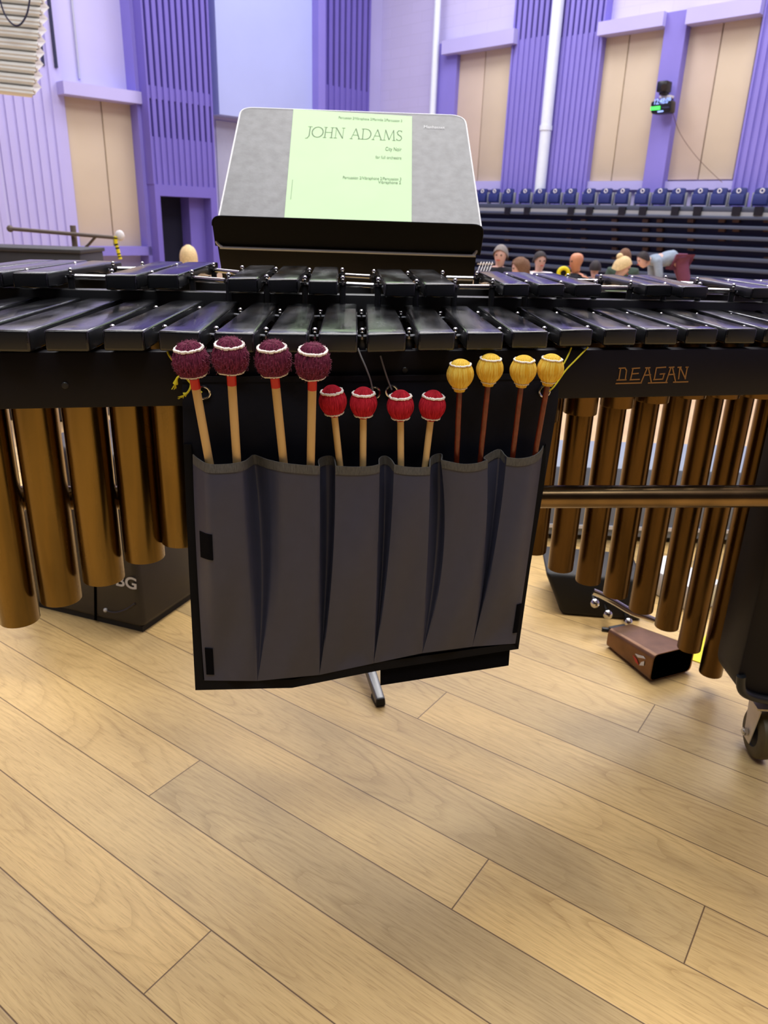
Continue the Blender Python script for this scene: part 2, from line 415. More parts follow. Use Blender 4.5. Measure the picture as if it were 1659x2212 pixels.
# stage riser of oak planks
def make_floor():
    A = radians(34.5); T = Vector((cos(A), -sin(A), 0)); Nn = Vector((sin(A), cos(A), 0))
    w = .1275; ph = .936
    x0, x1, y0, y1 = -2.6, 2.6, -1.6, 3.3
    vs = []; fs = []; uvg = []; e1 = []; e2 = []; tint = []
    rnd = random.Random(11)
    fixed = {-1: [-.398], 2: [-.71], 0: [-.068], -4: [-.677], -2: [-.986], 1: [1.0], 3: [.9], -3: [.75], -5: [.5], 4: [-.3], 5: [.6]}
    dark = {(-1, 0): .15, (-2, 1): .1, (-3, 1): .2}
    bm = bmesh.new()
    g = bm.loops.layers.uv.new('grain'); a1 = bm.loops.layers.uv.new('edge'); a2 = bm.loops.layers.uv.new('edge_far')
    tl = bm.faces.layers.float.new('tint')
    for row in range(-22, 26):
        n0 = ph + row * w; n1 = n0 + w
        ln = 2.3
        j0 = fixed[row][0] if row in fixed else rnd.uniform(-.6, .6)
        cuts = [j0 + ln * k for k in range(-5, 6)]
        for c0, c1 in zip(cuts[:-1], cuts[1:]):
            q = [T * c0 + Nn * n0, T * c1 + Nn * n0, T * c1 + Nn * n1, T * c0 + Nn * n1]
            cx = sum((p.x for p in q)) / 4; cy = sum((p.y for p in q)) / 4
            if cx < -4 or cx > 4 or cy < -3 or cy > 5: continue
            f = bm.faces.new([bm.verts.new(p) for p in q])
            ro = rnd.uniform(0, 50); rv = rnd.uniform(0, 50)
            for l, (uu, vv) in zip(f.loops, ((0, 0), (c1 - c0, 0), (c1 - c0, w), (0, w))):
                l[g].uv = (uu + ro, vv + rv); l[a1].uv = (uu, vv); l[a2].uv = (c1 - c0 - uu, w - vv)
            f[tl] = rnd.uniform(0, 1)
    for co, no in (((x0, 0, 0), (-1, 0, 0)), ((x1, 0, 0), (1, 0, 0)), ((0, y0, 0), (0, -1, 0)), ((0, y1, 0), (0, 1, 0))):
        bmesh.ops.bisect_plane(bm, geom=list(bm.verts) + list(bm.edges) + list(bm.faces), plane_co=co, plane_no=no, clear_outer=True)
    for f in bm.faces:
        if f.normal.z < 0: f.normal_flip()
    me = bpy.data.meshes.new('floor'); bm.to_mesh(me); bm.free(); me.materials.append(MT['floor'])
    o = bpy.data.objects.new('floor', me); COL.objects.link(o); struct(o)
    skirt = MB().box(((x0 + x1) / 2, (y0 + y1) / 2, HF / 2 - .004), (x1 - x0, y1 - y0, -HF - .008)).build('trim_1', MT['dark']); struct(skirt)
make_floor()

# hall polygon
CX, CY = -.6, 29.2
ZT = 12.6
S2 = sqrt(.5)
class Wall:
    def __init__(s, p, e, n): s.p = Vector(p); s.e = Vector(e); s.n = Vector(n)   # p corner, e along, n into the room
    def sz(s, x, y, d=0):
        q = onp(x, y, s.p + s.n * d, s.n); return ((q - s.p).dot(s.e), q.z)
    def pt(s, u, z, d=0):
        return Vector((s.p.x, s.p.y, 0)) + s.e * u + s.n * d + Vector((0, 0, z))
    def box(s, mb, u0, u1, z0, z1, d0, d1, mi=0):
        b = [s.pt(u0, z0, d0), s.pt(u1, z0, d0), s.pt(u1, z0, d1), s.pt(u0, z0, d1)]
        return mb.hexa(b, [q + Vector((0, 0, z1 - z0)) for q in b], mi)
WR = Wall((CX, CY, 0), (S2, -S2, 0), (-S2, -S2, 0))
WL = Wall((CX, CY, 0), (-S2, -S2, 0), (S2, -S2, 0))
def wall_plane(name, w, u1, m):
    mb = MB(); WLn = w
    w.box(mb, -.3, u1, HF, ZT, -.3, 0)
    o = mb.build(name, m)
    me = o.data; uv = me.uv_layers.new(name='UVMap')
    for l in me.loops:
        v = me.vertices[l.vertex_index].co + BASE[o]
        uv.data[l.index].uv = ((v - w.p).dot(w.e), v.z)
    return struct(o)
wall_plane('wall_right', WR, 21, MT['pale'])
wall_plane('wall_left', WL, 21, MT['palep'])
struct(MB().box((0, 9.5, HF - .06), (32, 42, .1)).build('hall_floor', MT['hallfloor'])); COL.objects['hall_floor'].name = 'floor_hall'
struct(MB().box((0, 9.5, ZT + .1), (32, 42, .2)).build('ceiling', MT['ceil']))
rc = WR.pt(21, 0); lc = WL.pt(21, 0)
struct(MB().box((rc.x + .15, (rc.y - 11) / 2, (HF + ZT) / 2), (.3, rc.y + 11, ZT - HF)).build('wall_far_right', MT['palep']))
struct(MB().box((lc.x - .15, (lc.y - 11) / 2, (HF + ZT) / 2), (.3, lc.y + 11, ZT - HF)).build('wall_far_left', MT['palep']))
struct(MB().box((0, -11, (HF + ZT) / 2), (32, .3, ZT - HF)).build('wall_back', MT['dark']))

TR = [1]
def trim(mb, m, **k):
    TR[0] += 1; return struct(mb.build('trim_%d' % TR[0], m, **k))
def px_box(w, xl, xr, zb, zt, d0, d1, m, mb=None):
    """xl, xr: picture points on the left and right edge; zb, zt: points on bottom and top edge (or a number)"""
    u0 = w.sz(*xl, d1)[0]; u1 = w.sz(*xr, d1)[0]
    z0 = zb if isinstance(zb, (int, float)) else w.sz(*zb, d1)[1]
    z1 = zt if isinstance(zt, (int, float)) else w.sz(*zt, d1)[1]
    own = mb is None
    mb = mb or MB(); w.box(mb, min(u0, u1), max(u0, u1), z0, z1, d0, d1)
    return trim(mb, m) if own else mb
def slat_tower(w, xl, xr, zb, zt, n, d, m, slots=()):
    u0 = w.sz(*xl, d)[0]; u1 = w.sz(*xr, d)[0]; u0, u1 = min(u0, u1), max(u0, u1)
    z0 = zb if isinstance(zb, (int, float)) else w.sz(*zb, d)[1]
    z1 = zt if isinstance(zt, (int, float)) else w.sz(*zt, d)[1]
    mb = MB(); dd = .16; t = (u1 - u0) / n
    w.box(mb, u0, u1, z0, z1, 0, d - dd)
    for i in range(n + 1):                       # ribs with shallow grooves between them
        c = u0 + t * i
        w.box(mb, max(u0, c - t * .3), min(u1, c + t * .3), z0, z1, d - dd, d)
    cuts = sorted(slots); 
    for i in range(n):
        c = u0 + t * (i + .5); z = z0
        for za, zc in cuts + [(z1, z1)]:
            if za - z > .01: w.box(mb, c - t * .2, c + t * .2, z, za, d - dd, d - .04)
            if zc - za > .01: w.box(mb, c - t * .2, c + t * .2, za, zc, d - dd, d - dd + .01, 1 if (i % 4 != 3 or n < 8) else 0)
            z = zc
    return trim(mb, [m, MT['slot']])
# --- right wall
px_box(WR, (946, 170), (985, 170), HF, (965, 92), 0, .25, MT['purple'])
px_box(WR, (954, 100), (1108, 95), (1045, 103), (1045, 72), 0, .5, MT['lav'])
zs = WR.sz(1240, 66, .3)[1]
slat_tower(WR, (1093, 250), (1172, 250), HF, ZT, 7, .3, MT['purple'], [(zs, ZT)])
slat_tower(WR, (1190, 250), (1282, 250), HF, ZT, 8, .3, MT['purple'], [(zs - .1, ZT)])
px_box(WR, (1409, 250), (1453, 250), HF, (1455, 25), 0, .35, MT['purple'])
px_box(WR, (1291, 60), (1432, 45), (1360, 66), (1360, 36), 0, .5, MT['lav'])
px_box(WR, (1481, 40), (1642, 20), (1560, 40), (1560, 5), 0, .5, MT['lav'])
slat_tower(WR, (1609, 250), (1760, 250), HF, ZT, 9, .3, MT['purple'])
for a, b in ((1020, 1088), (1250, 1392), (1432, 1582)):
    px_box(WR, (a, 398), (b, 398), ((a + b) / 2, 410), ((a + b) / 2, 391), 0, .2, MT['lav'])
def panel(w, xl, xs, xr, yb, yt, m1, m2, label):
    u = [w.sz(*q, .1)[0] for q in (xl, xs, xr)]
    z0 = w.sz(*yb, .1)[1]; z1 = w.sz(*yt, .1)[1]
    t = thing('acoustic_panel', label, 'acoustic panel', w.pt(u[1], z0, .05), 'tan wall panels')
    for a, b, m in ((u[0], u[1], m1), (u[1], u[2], m2)):
        mb = MB(); a, b = min(a, b), max(a, b); w.box(mb, a + .012, b - .012, z0, z1, .012, .1); mb.build('board', m, t, bevel=.02)
panel(WR, (985, 250), (1040, 250), (1096, 250), (1040, 394), (1040, 104), MT['pink'], MT['tan'], 'tan two-board acoustic panel just right of the music stand')
panel(WR, (1266, 250), (1338, 250), (1410, 250), (1340, 391), (1340, 69), MT['tan'], MT['tan'], 'tan two-board acoustic panel left of the wall clock')
panel(WR, (1456, 250), (1530, 250), (1608, 250), (1530, 388), (1530, 45), MT['pink'], MT['tan'], 'tan two-board acoustic panel at far right, right of the wall clock')
panel(WL, (155, 370), (232, 370), (309, 370), (250, 533), (230, 215), MT['tan'], MT['tan'], 'tan two-board acoustic panel on the left wall above the purple sill')
def pipe(x, y, wpx, label, zb):
    u = WR.sz(x, y, .45)[0]; q = WR.pt(u, 0, .45); r = wpx / 2 * (q.y * .93) / FPX
    mb = MB(); mb.tube([q + Vector((0, 0, zb)), q + Vector((0, 0, ZT))], r, 16)
    for z in (3.5, 7.5): mb.tube([q + Vector((0, 0, z)), q + Vector((0, 0, z + .12))], r * 1.15, 16)
    tag(mb.build('downpipe', MT['whitep'], smooth=True), label, 'pipe', 'white pipes on the wall')
pipe(941, 100, 13, 'white vertical pipe above the right corner of the music stand', HF)
pipe(1182, 250, 23, 'white vertical pipe between two purple slatted columns', WR.sz(1182, 438, .45)[1])
# --- left wall
px_box(WL, (-60, 300), (-4, 300), HF, ZT, 0, .2, MT['palep'])
slat_tower(WL, (-60, 300), (128, 300), HF, ZT, 9, .22, MT['lav'])
u = WL.sz(118, 60, .3)[0]
mb = MB()
for k in (0, .32):
    WL.box(mb, u + k, u + k + .07, WL.sz(88, 140, .3)[1], ZT, .2, .25)
trim(mb, MT['slot'])
px_box(WL, (128, 370), (156, 370), HF, ZT, 0, .2, MT['lav'])
px_box(WL, (137, 185), (318, 210), (228, 214), (228, 187), 0, .6, MT['lav'])
mb = MB(); u, _ = WL.sz(166, 80, .06); WL.box(mb, u, u + .05, WL.sz(172, 170, .06)[1], ZT, 0, .06); trim(mb, MT['greyw'])
px_box(WL, (178, 543), (352, 543), (265, 552), (265, 533), 0, .5, MT['purple'])
zt_l = WL.sz(410, 402, .9)[1]; zt_d = WL.sz(410, 426, .9)[1]
za = WL.sz(400, 195, .9)[1]; zb_ = WL.sz(400, 222, .9)[1]; zc = WL.sz(400, 396, .9)[1]
slat_tower(WL, (325, 300), (463, 300), zt_l, ZT, 11, .9, MT['purpled'], [(lerp(zc, zb_, .55), zb_), (za, ZT)])
px_box(WL, (302, 300), (325, 300), HF, ZT, 0, .5, MT['purple'])
uL = WL.sz(326, 300, .9)[0]; uR = WL.sz(463, 300, .9)[0]; uj = WL.sz(350, 480, .9)[0]; uk = WL.sz(458, 480, .9)[0]
mb = MB()
WL.box(mb, uj, uL, HF, zt_l, 0, .9); WL.box(mb, uR, uk, HF, zt_l, 0, .9); WL.box(mb, uk, uj, zt_d, zt_l, 0, .9)
trim(mb, MT['purpled'])
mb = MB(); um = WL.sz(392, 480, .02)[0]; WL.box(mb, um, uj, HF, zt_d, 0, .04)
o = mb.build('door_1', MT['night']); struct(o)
mb = MB(); WL.box(mb, uk, um, HF, zt_d, 0, .5); trim(mb, MT['purpled'])
px_box(WL, (470, 150), (690, 150), (580, 261), ZT, 0, .6, MT['blue'])
px_box(WL, (470, 350), (560, 350), HF, (530, 268), 0, .05, MT['greyw'])
slat_tower(WL, (702, 120), (800, 120), HF, ZT, 8, .5, MT['purpled'], [(WL.sz(750, 190, .5)[1], ZT)])
px_box(WL, (688, 120), (703, 120), HF, ZT, 0, .9, MT['purple'])

# ================================================================== MARIMBA
mar = thing('marimba', 'black and brass marimba with dark bars filling the middle of the picture', 'marimba', (0, 1.2, 0))
ZN, ZA = .90, .94
def bar(name, fl, fr, bl, br, z, th):
    P = [onz(*fl, z), onz(*fr, z), onz(*br, z), onz(*bl, z)]
    dn = Vector((0, 0, -th))
    mb = MB(); c = sum(P, Vector()) / 4
    # slightly arched underside like a tuned bar
    rows = []
    for k in range(9):
        t = k / 8
        a = P[0].lerp(P[3], t); b = P[1].lerp(P[2], t)
        hgt = th * (1 - .45 * max(0, 1 - ((t - .5) / .27) ** 2))
        rows.append((a, b, a - Vector((0, 0, hgt)), b - Vector((0, 0, hgt))))
    for k in range(8):
        r0, r1 = rows[k], rows[k + 1]
        mb.add([r0[0], r0[1], r1[1], r1[0]], [(0, 1, 2, 3)]); mb.add([r0[2], r0[3], r1[3], r1[2]], [(3, 2, 1, 0)])
        mb.add([r0[0], r1[0], r1[2], r0[2]], [(0, 1, 2, 3)], 1); mb.add([r0[1], r0[3], r1[3], r1[1]], [(0, 1, 2, 3)], 1)
    for r, s in ((rows[0], 0), (rows[-1], 1)):
        mb.add([r[0], r[1], r[3], r[2]], [(0, 1, 2, 3) if s else (3, 2, 1, 0)], 1)
    mb.build(name, [MT['bar'], MT['bar_end']], mar, bevel=.0032, seg=3, angle=50)
    return P
NAT = [  # front-left, front-right, back-left, back-right of each lower bar
    ((-290, 711), (-195, 712), (30, 639), (90, 640)), ((-161, 712), (-66, 713), (116, 640), (178, 642)), ((-35, 712), (60, 714), (198, 642), (266, 645)),
    ((92, 713), (189, 714), (287, 646), (347, 647)), ((219, 713), (310, 714), (374, 648), (440, 649)),
    ((340.5, 714), (431, 717), (460, 650), (518, 651)), ((461, 717.5), (549, 719.5), (547, 653), (602, 654)),
    ((576, 719), (664, 720.5), (623, 655), (682, 656)), ((687, 720), (773.5, 721), (708, 655), (771, 656)),
    ((793, 721), (878.5, 719.5), (790, 656), (851, 658)), ((904, 718.5), (985, 718), (872, 659), (933, 660)),
    ((1009, 718), (1089.5, 718.5), (952, 660), (1010, 661)), ((1107, 715.5), (1186.5, 716), (1030, 661), (1089, 662)),
    ((1211, 712.5), (1283, 712), (1116, 662), (1176, 663)), ((1307, 711), (1378, 711), (1193, 663), (1254, 664)),
    ((1397, 710.5), (1468, 711), (1268, 664), (1324, 665)), ((1485, 710), (1554, 710.5), (1338, 664), (1390, 665)),
    ((1571, 710), (1638, 710.5), (1414, 665), (1464, 666)), ((1654, 709.5), (1718, 710), (1490, 666), (1540, 667)),
    ((1734, 709.5), (1796, 710), (1560, 668), (1608, 669)), ((1812, 709.5), (1872, 710), (1630, 670), (1676, 671))]
ACC = [
    ((-155, 586), (-82, 586), (62, 560), (122, 561)), ((-75, 587), (3, 587), (126, 561), (190, 562)), ((24, 588), (101, 588.5), (198, 562.5), (263, 564)),
    ((225, 593), (294, 593.5), (337, 564), (395, 565)), ((316, 592.5), (385, 593), (402, 565.5), (471, 566)),
    ((491, 600.5), (556.5, 600.5), (538, 573), (595, 573)), ((578.5, 602.5), (643.5, 602.5), (610, 574), (665, 574.5)), ((666, 606), (729.5, 607), (678.5, 576), (731, 576.5)),
    ((832.5, 611.5), (898.5, 612), (813, 581), (868, 582)), ((918, 612.5), (984.5, 613), (882, 581.5), (939, 582.5)),
    ((1088, 613), (1145.5, 613.5), (1028, 585), (1077, 586)), ((1163, 613.5), (1222, 614), (1086, 586.5), (1136, 588)), ((1244, 614), (1301.5, 614.5), (1150, 589), (1199, 590)),
    ((1397, 615), (1455, 616), (1285, 592), (1329, 592.5)), ((1476, 619), (1532, 619.5), (1355.5, 593), (1405, 593.5)),
    ((1626, 622), (1682, 622.5), (1490, 598.5), (1536, 599)), ((1705, 623), (1760, 623.5), (1555, 600.5), (1602, 601)), ((1782, 624), (1836, 624.5), (1625, 603), (1671, 603.5))]
GAPS = {2, 4, 7, 9, 12, 14}                     # after these upper bars comes a wide gap
NB = [bar('natural_bar', *q, ZN, .025 - .0002 * i) for i, q in enumerate(NAT)]
AB = [bar('accidental_bar', *q, ZA, .0235 - .0003 * i) for i, q in enumerate(ACC)]
def mid(P, t, s):                               # s across, t along depth
    return P[0].lerp(P[3], t).lerp(P[1].lerp(P[2], t), s)
def post(p, ztop, zbot):
    mb = MB(); b = Vector((p.x, p.y, zbot))
    mb.tube([b, Vector((p.x, p.y, ztop - .012))], .0052, 10, mi=1)
    mb.tube([Vector((p.x, p.y, ztop - .0135)), Vector((p.x, p.y, ztop - .010))], .007, 12, mi=0)
    mb.tube([Vector((p.x, p.y, ztop - .010)), Vector((p.x, p.y, ztop - .005))], .0022, 8, mi=0)
    mb.ball((p.x, p.y, ztop - .003), .0036, 10, mi=0)
    mb.build('cord_post', [MT['chrome'], MT['post']], mar, smooth=True)
for i in range(3, len(NB) - 1):
    for t in (.19, .80):
        p = mid(NB[i], t, 1).lerp(mid(NB[i + 1], t, 0), .5); post(p, ZN - .002, .84)
for i in range(1, len(AB) - 1):
    for t in (.2, .78):
        a = mid(AB[i], t, 1); c = mid(AB[i + 1], t, 0)
        d = (c - a).normalized()
        if i in GAPS:
            p, q = a + d * .008, c - d * .008
            post(p, ZA + .003, .872); post(q, ZA + .003, .872)
            e = Vector((0, 0, -.010))
            MB().tube([p + d * .007 + e, q - d * .007 + e], .0042, 12).build('cord_sleeve', MT['chrome'], mar, smooth=True)
        else:
            post(a.lerp(c, .5), ZA + .001, .872)
# cords threaded through the bars
for BS, z, ts in ((NB, ZN - .012, (.19, .80)), (AB, ZA - .011, (.2, .78))):
    for t in ts:
        MB().tube([Vector((mid(b, t, s).x, mid(b, t, s).y, z)) for b in BS for s in (0, .5, 1)], .0018, 6).build('suspension_cord', MT['gstring'], mar)
# rails
RA = onz(0, 884.6, .804); RB = onz(1659, 853, .804)
RE = (RB - RA).normalized(); RN = Vector((RE.y, -RE.x, 0))      # along the rail; towards the player
def Q(x, y, off=0.): return onp(x, y, RA + RN * off, RN)
zt0 = Q(200, 763).z; zt1 = Q(1500, 752).z
print('rail top', zt0, zt1)
def beam(name, a, b, z0, z1, th, m, bevel=.002):
    e = (b - a).normalized(); n = Vector((e.y, -e.x, 0))
    def pz(p, z, k): return Vector((p.x, p.y, z)) - n * k
    mb = MB(); mb.hexa([pz(a, z0, 0), pz(b, z0, 0), pz(b, z0, th), pz(a, z0, th)], [pz(a, z1, 0), pz(b, z1, 0), pz(b, z1, th), pz(a, z1, th)])
    return mb.build(name, m, mar, bevel=bevel)
fr = beam('front_rail', RA - RE * .75, RB + RE * .30, .804, (zt0 + zt1) / 2, .02, MT['frame'])
nb0, nb1 = NB[2], NB[-3]
a = mid(nb0, 1, .5); c = mid(nb1, 1, .5); e = (c - a).normalized(); n = Vector((e.y, -e.x, 0))
beam('middle_rail', a - e * .35 - n * .012, c + e * .15 - n * .012, .84, .893, .03, MT['post'])
beam('natural_rear_rail', mid(nb0, .80, .5) - e * .35 + n * .012, mid(nb1, .80, .5) + e * .15 + n * .012, .80, .868, .02, MT['frame'])
for t, nm in ((.2, 'accidental_rail'), (.78, 'rear_rail')):
    a = mid(AB[2], t, .5); c = mid(AB[-3], t, .5); e = (c - a).normalized(); n = Vector((e.y, -e.x, 0))
    beam(nm, a - e * .5 + n * .014, c + e * .16 + n * .014, .83, .912, .026, MT['post'])
# lettering on the front rail
def rail_px(cx, cy): return (1160 + cx * .3008, 560 + cy * .3008)
STR = [((575, 868), (640, 866)), ((588, 866), (601, 783)), ((590, 783), (633, 781)), ((633, 781), (643, 800)), ((643, 800), (634, 866)),
       ((672, 866), (690, 784)), ((684, 785), (738, 781)), ((686, 823), (728, 820)), ((668, 866), (736, 863)),
       ((746, 890), (792, 781)), ((780, 781), (812, 779)), ((801, 781), (822, 888)), ((776, 833), (816, 830)),
       ((858, 780), (925, 775)), ((858, 780), (842, 864)), ((838, 865), (903, 861)), ((903, 861), (914, 822)), ((884, 825), (918, 822)),
       ((925, 886), (963, 776)), ((950, 777), (984, 775)), ((973, 776), (996, 884)), ((948, 829), (988, 826)),
       ((1017, 859), (1027, 776)), ((1012, 777), (1036, 775)), ((1029, 776), (1066, 858)), ((1064, 859), (1080, 775)), ((1070, 776), (1086, 775)),
       ((568, 893), (750, 888)), ((800, 889), (935, 885)), ((980, 883), (1084, 880))]
mb = MB()
for p, q in STR:
    A_ = Q(*rail_px(*p), .0006); B_ = Q(*rail_px(*q), .0006); d = (B_ - A_).normalized(); up = d.cross(RN).normalized() * .00085
    A_ -= d * .0006; B_ += d * .0006
    mb.prism([A_ - up, B_ - up, B_ + up, A_ + up], RN * -.0005)
BASE[fr] = BASE[mar]
mb.build('lettering', MT['gold'], fr)['label'] = 'gold capital lettering with underline on the dark rail'
# screw heads and small fittings on the rail
for x, y in ((875, 800), (140, 833)):
    p = Q(x, y, .002); MB().lathe([(0, 0), (.003, .0), (.0042, -.001), (.0042, -.0025)], p, RN, 12).build('screw', MT['post'], fr)
# resonators
def reson(axis, r, z0, z1, m, name='resonator_tube'):
    mb = MB()
    mb.lathe([(r * .93, z1), (r, z1), (r, z0 + .001), (r * .985, z0), (r * .93, z0 + .001), (r * .93, z0 + .02), (0.0005, z0 + .021)], Vector((axis.x, axis.y, 0)), (0, 0, 1), 32)
    mb.build(name, m, mar, smooth=True)
known = {1: (24, 1358), 2: (115, 1313), 3: (209, 1268), 4: (300, 1220), 5: (382, 1185)}
for i in range(1, len(NB) - 1):
    ax = mid(NB[i], .48, .5)
    wd = (mid(NB[i + 1], .48, .5) - mid(NB[i], .48, .5)).length
    r = wd * .487 if i < 8 else wd * .42
    front = mid(NB[i], .48, .5).y - r
    if i in known:
        p = ony(*known[i], front); ax = Vector((p.x, ax.y, 0)); zb = p.z
    elif i >= 13:
        q = {13: 918, 14: 903, 15: 887, 16: 876}.get(i, 866); zb = ony(1262 + (i - 13) * 78, q, front).z
    else:
        zb = None
    reson(ax, r, zb if zb is not None else .47 + (i - 6) * .045, .865, MT['brass'] if i < 9 else MT['darkbrass'])
arch = [(1094, 1190), (1158, 1214), (1222, 1252), (1287, 1279), (1352, 1308), (1416, 1340), (1481, 1376), (1540, 1422), (1602, 1474)]
ctr = [1094, 1158, 1222, 1287, 1352.5, 1416, 1481, 1542.5, 1605]
a = mid(AB[8], .5, .5); c = mid(AB[14], .5, .5)
e = (c - a).normalized(); n = Vector((e.y, -e.x, 0))
for k, xm in enumerate(ctr):
    p = onp(xm, 1136, Vector((a.x, a.y, 0)), n); r = .0262
    q = onp(arch[k][0], arch[k][1] - 13, Vector((a.x, a.y, 0)) + n * r, n)
    reson(p, r, q.z, .862, MT['darkbrass'])
# brass brace between the end frames
p0 = ony(1180, 1073, 1.145); p1 = ony(1659, 1072, 1.175); d = (p1 - p0).normalized()
MB().tube([p0 - d * 1.3, p1 + d * .24], .0186, 24).build('brace_pole', MT['pole'], mar, smooth=True)
# right end frame with caster
lx = ony(1592, 1470, 1.26).x; zb = ony(1640, 1506, 1.26).z
def efp(x, z): return Vector((x, 1.26, z))
prof = round_poly([efp(lx, .865), efp(lx, zb), efp(lx + .17, zb - .012), efp(lx + .17, .865)], [.01, .05, .05, .01])
mb = MB(); mb.prism(prof, (0, .10, 0)); ef = mb.build('end_frame', MT['frame'], mar, bevel=.004, seg=2)
MB().box((lx + .10, 1.32, .835), (.12, .66, .06)).build('end_arm', MT['frame'], ef, bevel=.006)
mb = MB()
mb.tube(curve_pts([Vector((x, 1.256, z)) for x, z in ((lx + .004, zb + .05), (lx + .012, zb + .018), (lx + .04, zb + .002), (lx + .09, zb - .006), (lx + .165, zb - .012))], 5), .009, 10)
mb.build('edge_moulding', MT['post'], ef, smooth=True)
cs = thing('caster', '', '', (0, 0, 0)); 
for k in ('label', 'category'): del cs[k]
cs.parent = mar; BASE[cs] = BASE[mar]
wr = .055; wc = Vector((.80, 1.302, wr))
mb = MB(); prof = [(wr * .55, -.016), (wr * .85, -.016), (wr * .97, -.011), (wr, 0), (wr * .97, .011), (wr * .85, .016), (wr * .55, .016), (wr * .55, -.016)]
wd_ = Vector((cos(radians(-4)), sin(radians(-4)), 0))
mb.lathe(prof, wc, wd_, 36); mb.build('wheel', MT['tyre'], cs, smooth=True)
mb = MB(); mb.lathe([(.001, -.014), (wr * .52, -.012), (wr * .56, -.014), (wr * .56, .014), (wr * .52, .012), (.001, .014)], wc, wd_, 28); mb.build('hub', MT['rubber'], cs, smooth=True)
mb = MB(); up = Vector((0, 0, 1)); side = wd_.cross(up)
for s in (-1, 1):
    o_ = wc + wd_ * (.024 * s)
    pts = [o_ + side * a_ + up * b_ for a_, b_ in ((-.014, -.020), (.014, -.020), (.030, .072), (-.030, .072))]
    mb.prism(pts, wd_ * .003)
mb.box(wc + up * .074, (.06, .056, .005), (wd_, side, up)); mb.build('fork', MT['zinc'], cs, bevel=.001)
mb = MB(); mb.tube([wc - wd_ * .036, wc + wd_ * .036], .0055, 10); mb.tube([wc - wd_ * .033, wc - wd_ * .026], .0085, 6); mb.build('axle_bolt', MT['chrome'], cs)
MB().tube([wc + up * .075, Vector((wc.x, wc.y, zb + .03))], .012, 12).build('stem', MT['post'], cs)

# ================================================================== MALLET BAG
bag = thing('mallet_bag', 'charcoal six-pocket mallet bag hanging on the front rail of the marimba', 'bag', Q(770, 1450, .012))
BO = .012
def sheet(pts, off, th): return [Q(x, y, off) for x, y in pts], RN * -th
outer = [(393, 814), (800, 812), (1208, 806), (1206, 868), (1176, 1045), (1146, 1220), (1120, 1402), (821, 1448), (631, 1486), (422, 1491), (408, 1230), (396, 960)]
p, v = sheet(outer, BO, .002); MB().prism(p, v).build('backing', MT['back'], bag, bevel=.0006)
def strip(poly_out, poly_in, off, th, name, m):
    mb = MB(); n_ = len(poly_out)
    for i in range(n_ - 1):
        q = [Q(*poly_out[i], off), Q(*poly_out[i + 1], off), Q(*poly_in[i + 1], off), Q(*poly_in[i], off)]
        mb.prism(q, RN * -th)
    return mb.build(name, m, bag)
strip([(396, 960), (408, 1230), (422, 1491)], [(413, 960), (427, 1230), (439, 1470)], BO + .0035, .003, 'binding', MT['bind'])
strip([(422, 1491), (631, 1486), (821, 1448), (1120, 1402)], [(439, 1468), (631, 1468), (821, 1430), (1117, 1389)], BO + .0035, .003, 'binding', MT['bind'])
strip([(1120, 1402), (1146, 1220), (1176, 1045), (1180, 960)], [(1108, 1392), (1134, 1215), (1163, 1045), (1172, 975)], BO + .0035, .003, 'binding', MT['bind'])
strip([(393, 814), (800, 812), (1208, 806)], [(393, 826), (800, 824), (1208, 818)], BO + .0012, .001, 'top_hem', MT['back'])
p, v = sheet([(822, 1440), (1102, 1398), (1099, 1438), (822, 1481)], BO - .003, .002); MB().prism(p, v).build('bottom_flap', MT['velcro'], bag, bevel=.0005)
# pockets: (hem points x, y, forward bulge), edges at mid height and foot
PK = [
    [(416, 983, .004), (428, 993, .018), (450, 1004, .036), (490, 1004, .038), (520, 1000, .035), (532, 996, .026)],
    [(576, 994, .022), (607, 1001, .038), (650, 1006, .040), (680, 1008, .040), (691, 1008, .036)],
    [(724, 1008, .029), (755, 1010, .031), (782, 1010, .031), (805, 1008, .029), (820, 1004, .026)],
    [(851, 1005, .026), (870, 1009, .030), (895, 1011, .031), (915, 1011, .031), (929, 1010, .030)],
    [(952, 995, .022), (971, 999, .027), (1001, 1004, .031), (1031, 1002, .030), (1053, 995, .025)],
    [(1094, 989, .022), (1121, 992, .027), (1150, 987, .025), (1167, 976, .014), (1174, 964, .004)]]
PL = [  # hem of the pleat after each pocket
    [(540, 990, .012), (548, 984, .004), (560, 988, .009)],
    [(689, 996, .016), (696, 989, .006), (710, 986, .004), (720, 990, .010)],
    [(820, 992, .014), (830, 986, .004), (842, 992, .011)],
    [(931, 990, .014), (944, 982, .004), (953, 983, .008)],
    [(1047, 988, .014), (1076, 972, .004), (1088, 983, .013)]]
MIDL = [(427, 1230), (584, 1290), (716, 1260), (836, 1250), (955, 1195), (1064, 1200)]
MIDR = [(546, 1250), (690, 1250), (814, 1250), (922, 1230), (1044, 1230), (1142, 1185)]
FT = [(438, 1470), (556, 1471), (690, 1458), (807, 1433), (912, 1411), (1020, 1397), (1116, 1390)]
def dens(h, k=5):
    out = []
    for i in range(len(h) - 1):
        p0, p1, p2, p3 = h[max(0, i - 1)], h[i], h[i + 1], h[min(len(h) - 1, i + 2)]
        for j in range(k):
            t = j / k
            out.append(tuple(.5 * (2 * p1[c] + (p2[c] - p0[c]) * t + (2 * p0[c] - 5 * p1[c] + 4 * p2[c] - p3[c]) * t * t + (3 * p1[c] - p0[c] - 3 * p2[c] + p3[c]) * t ** 3) for c in range(3)))
    return out + [h[-1]]
wr_rng = random.Random(5)
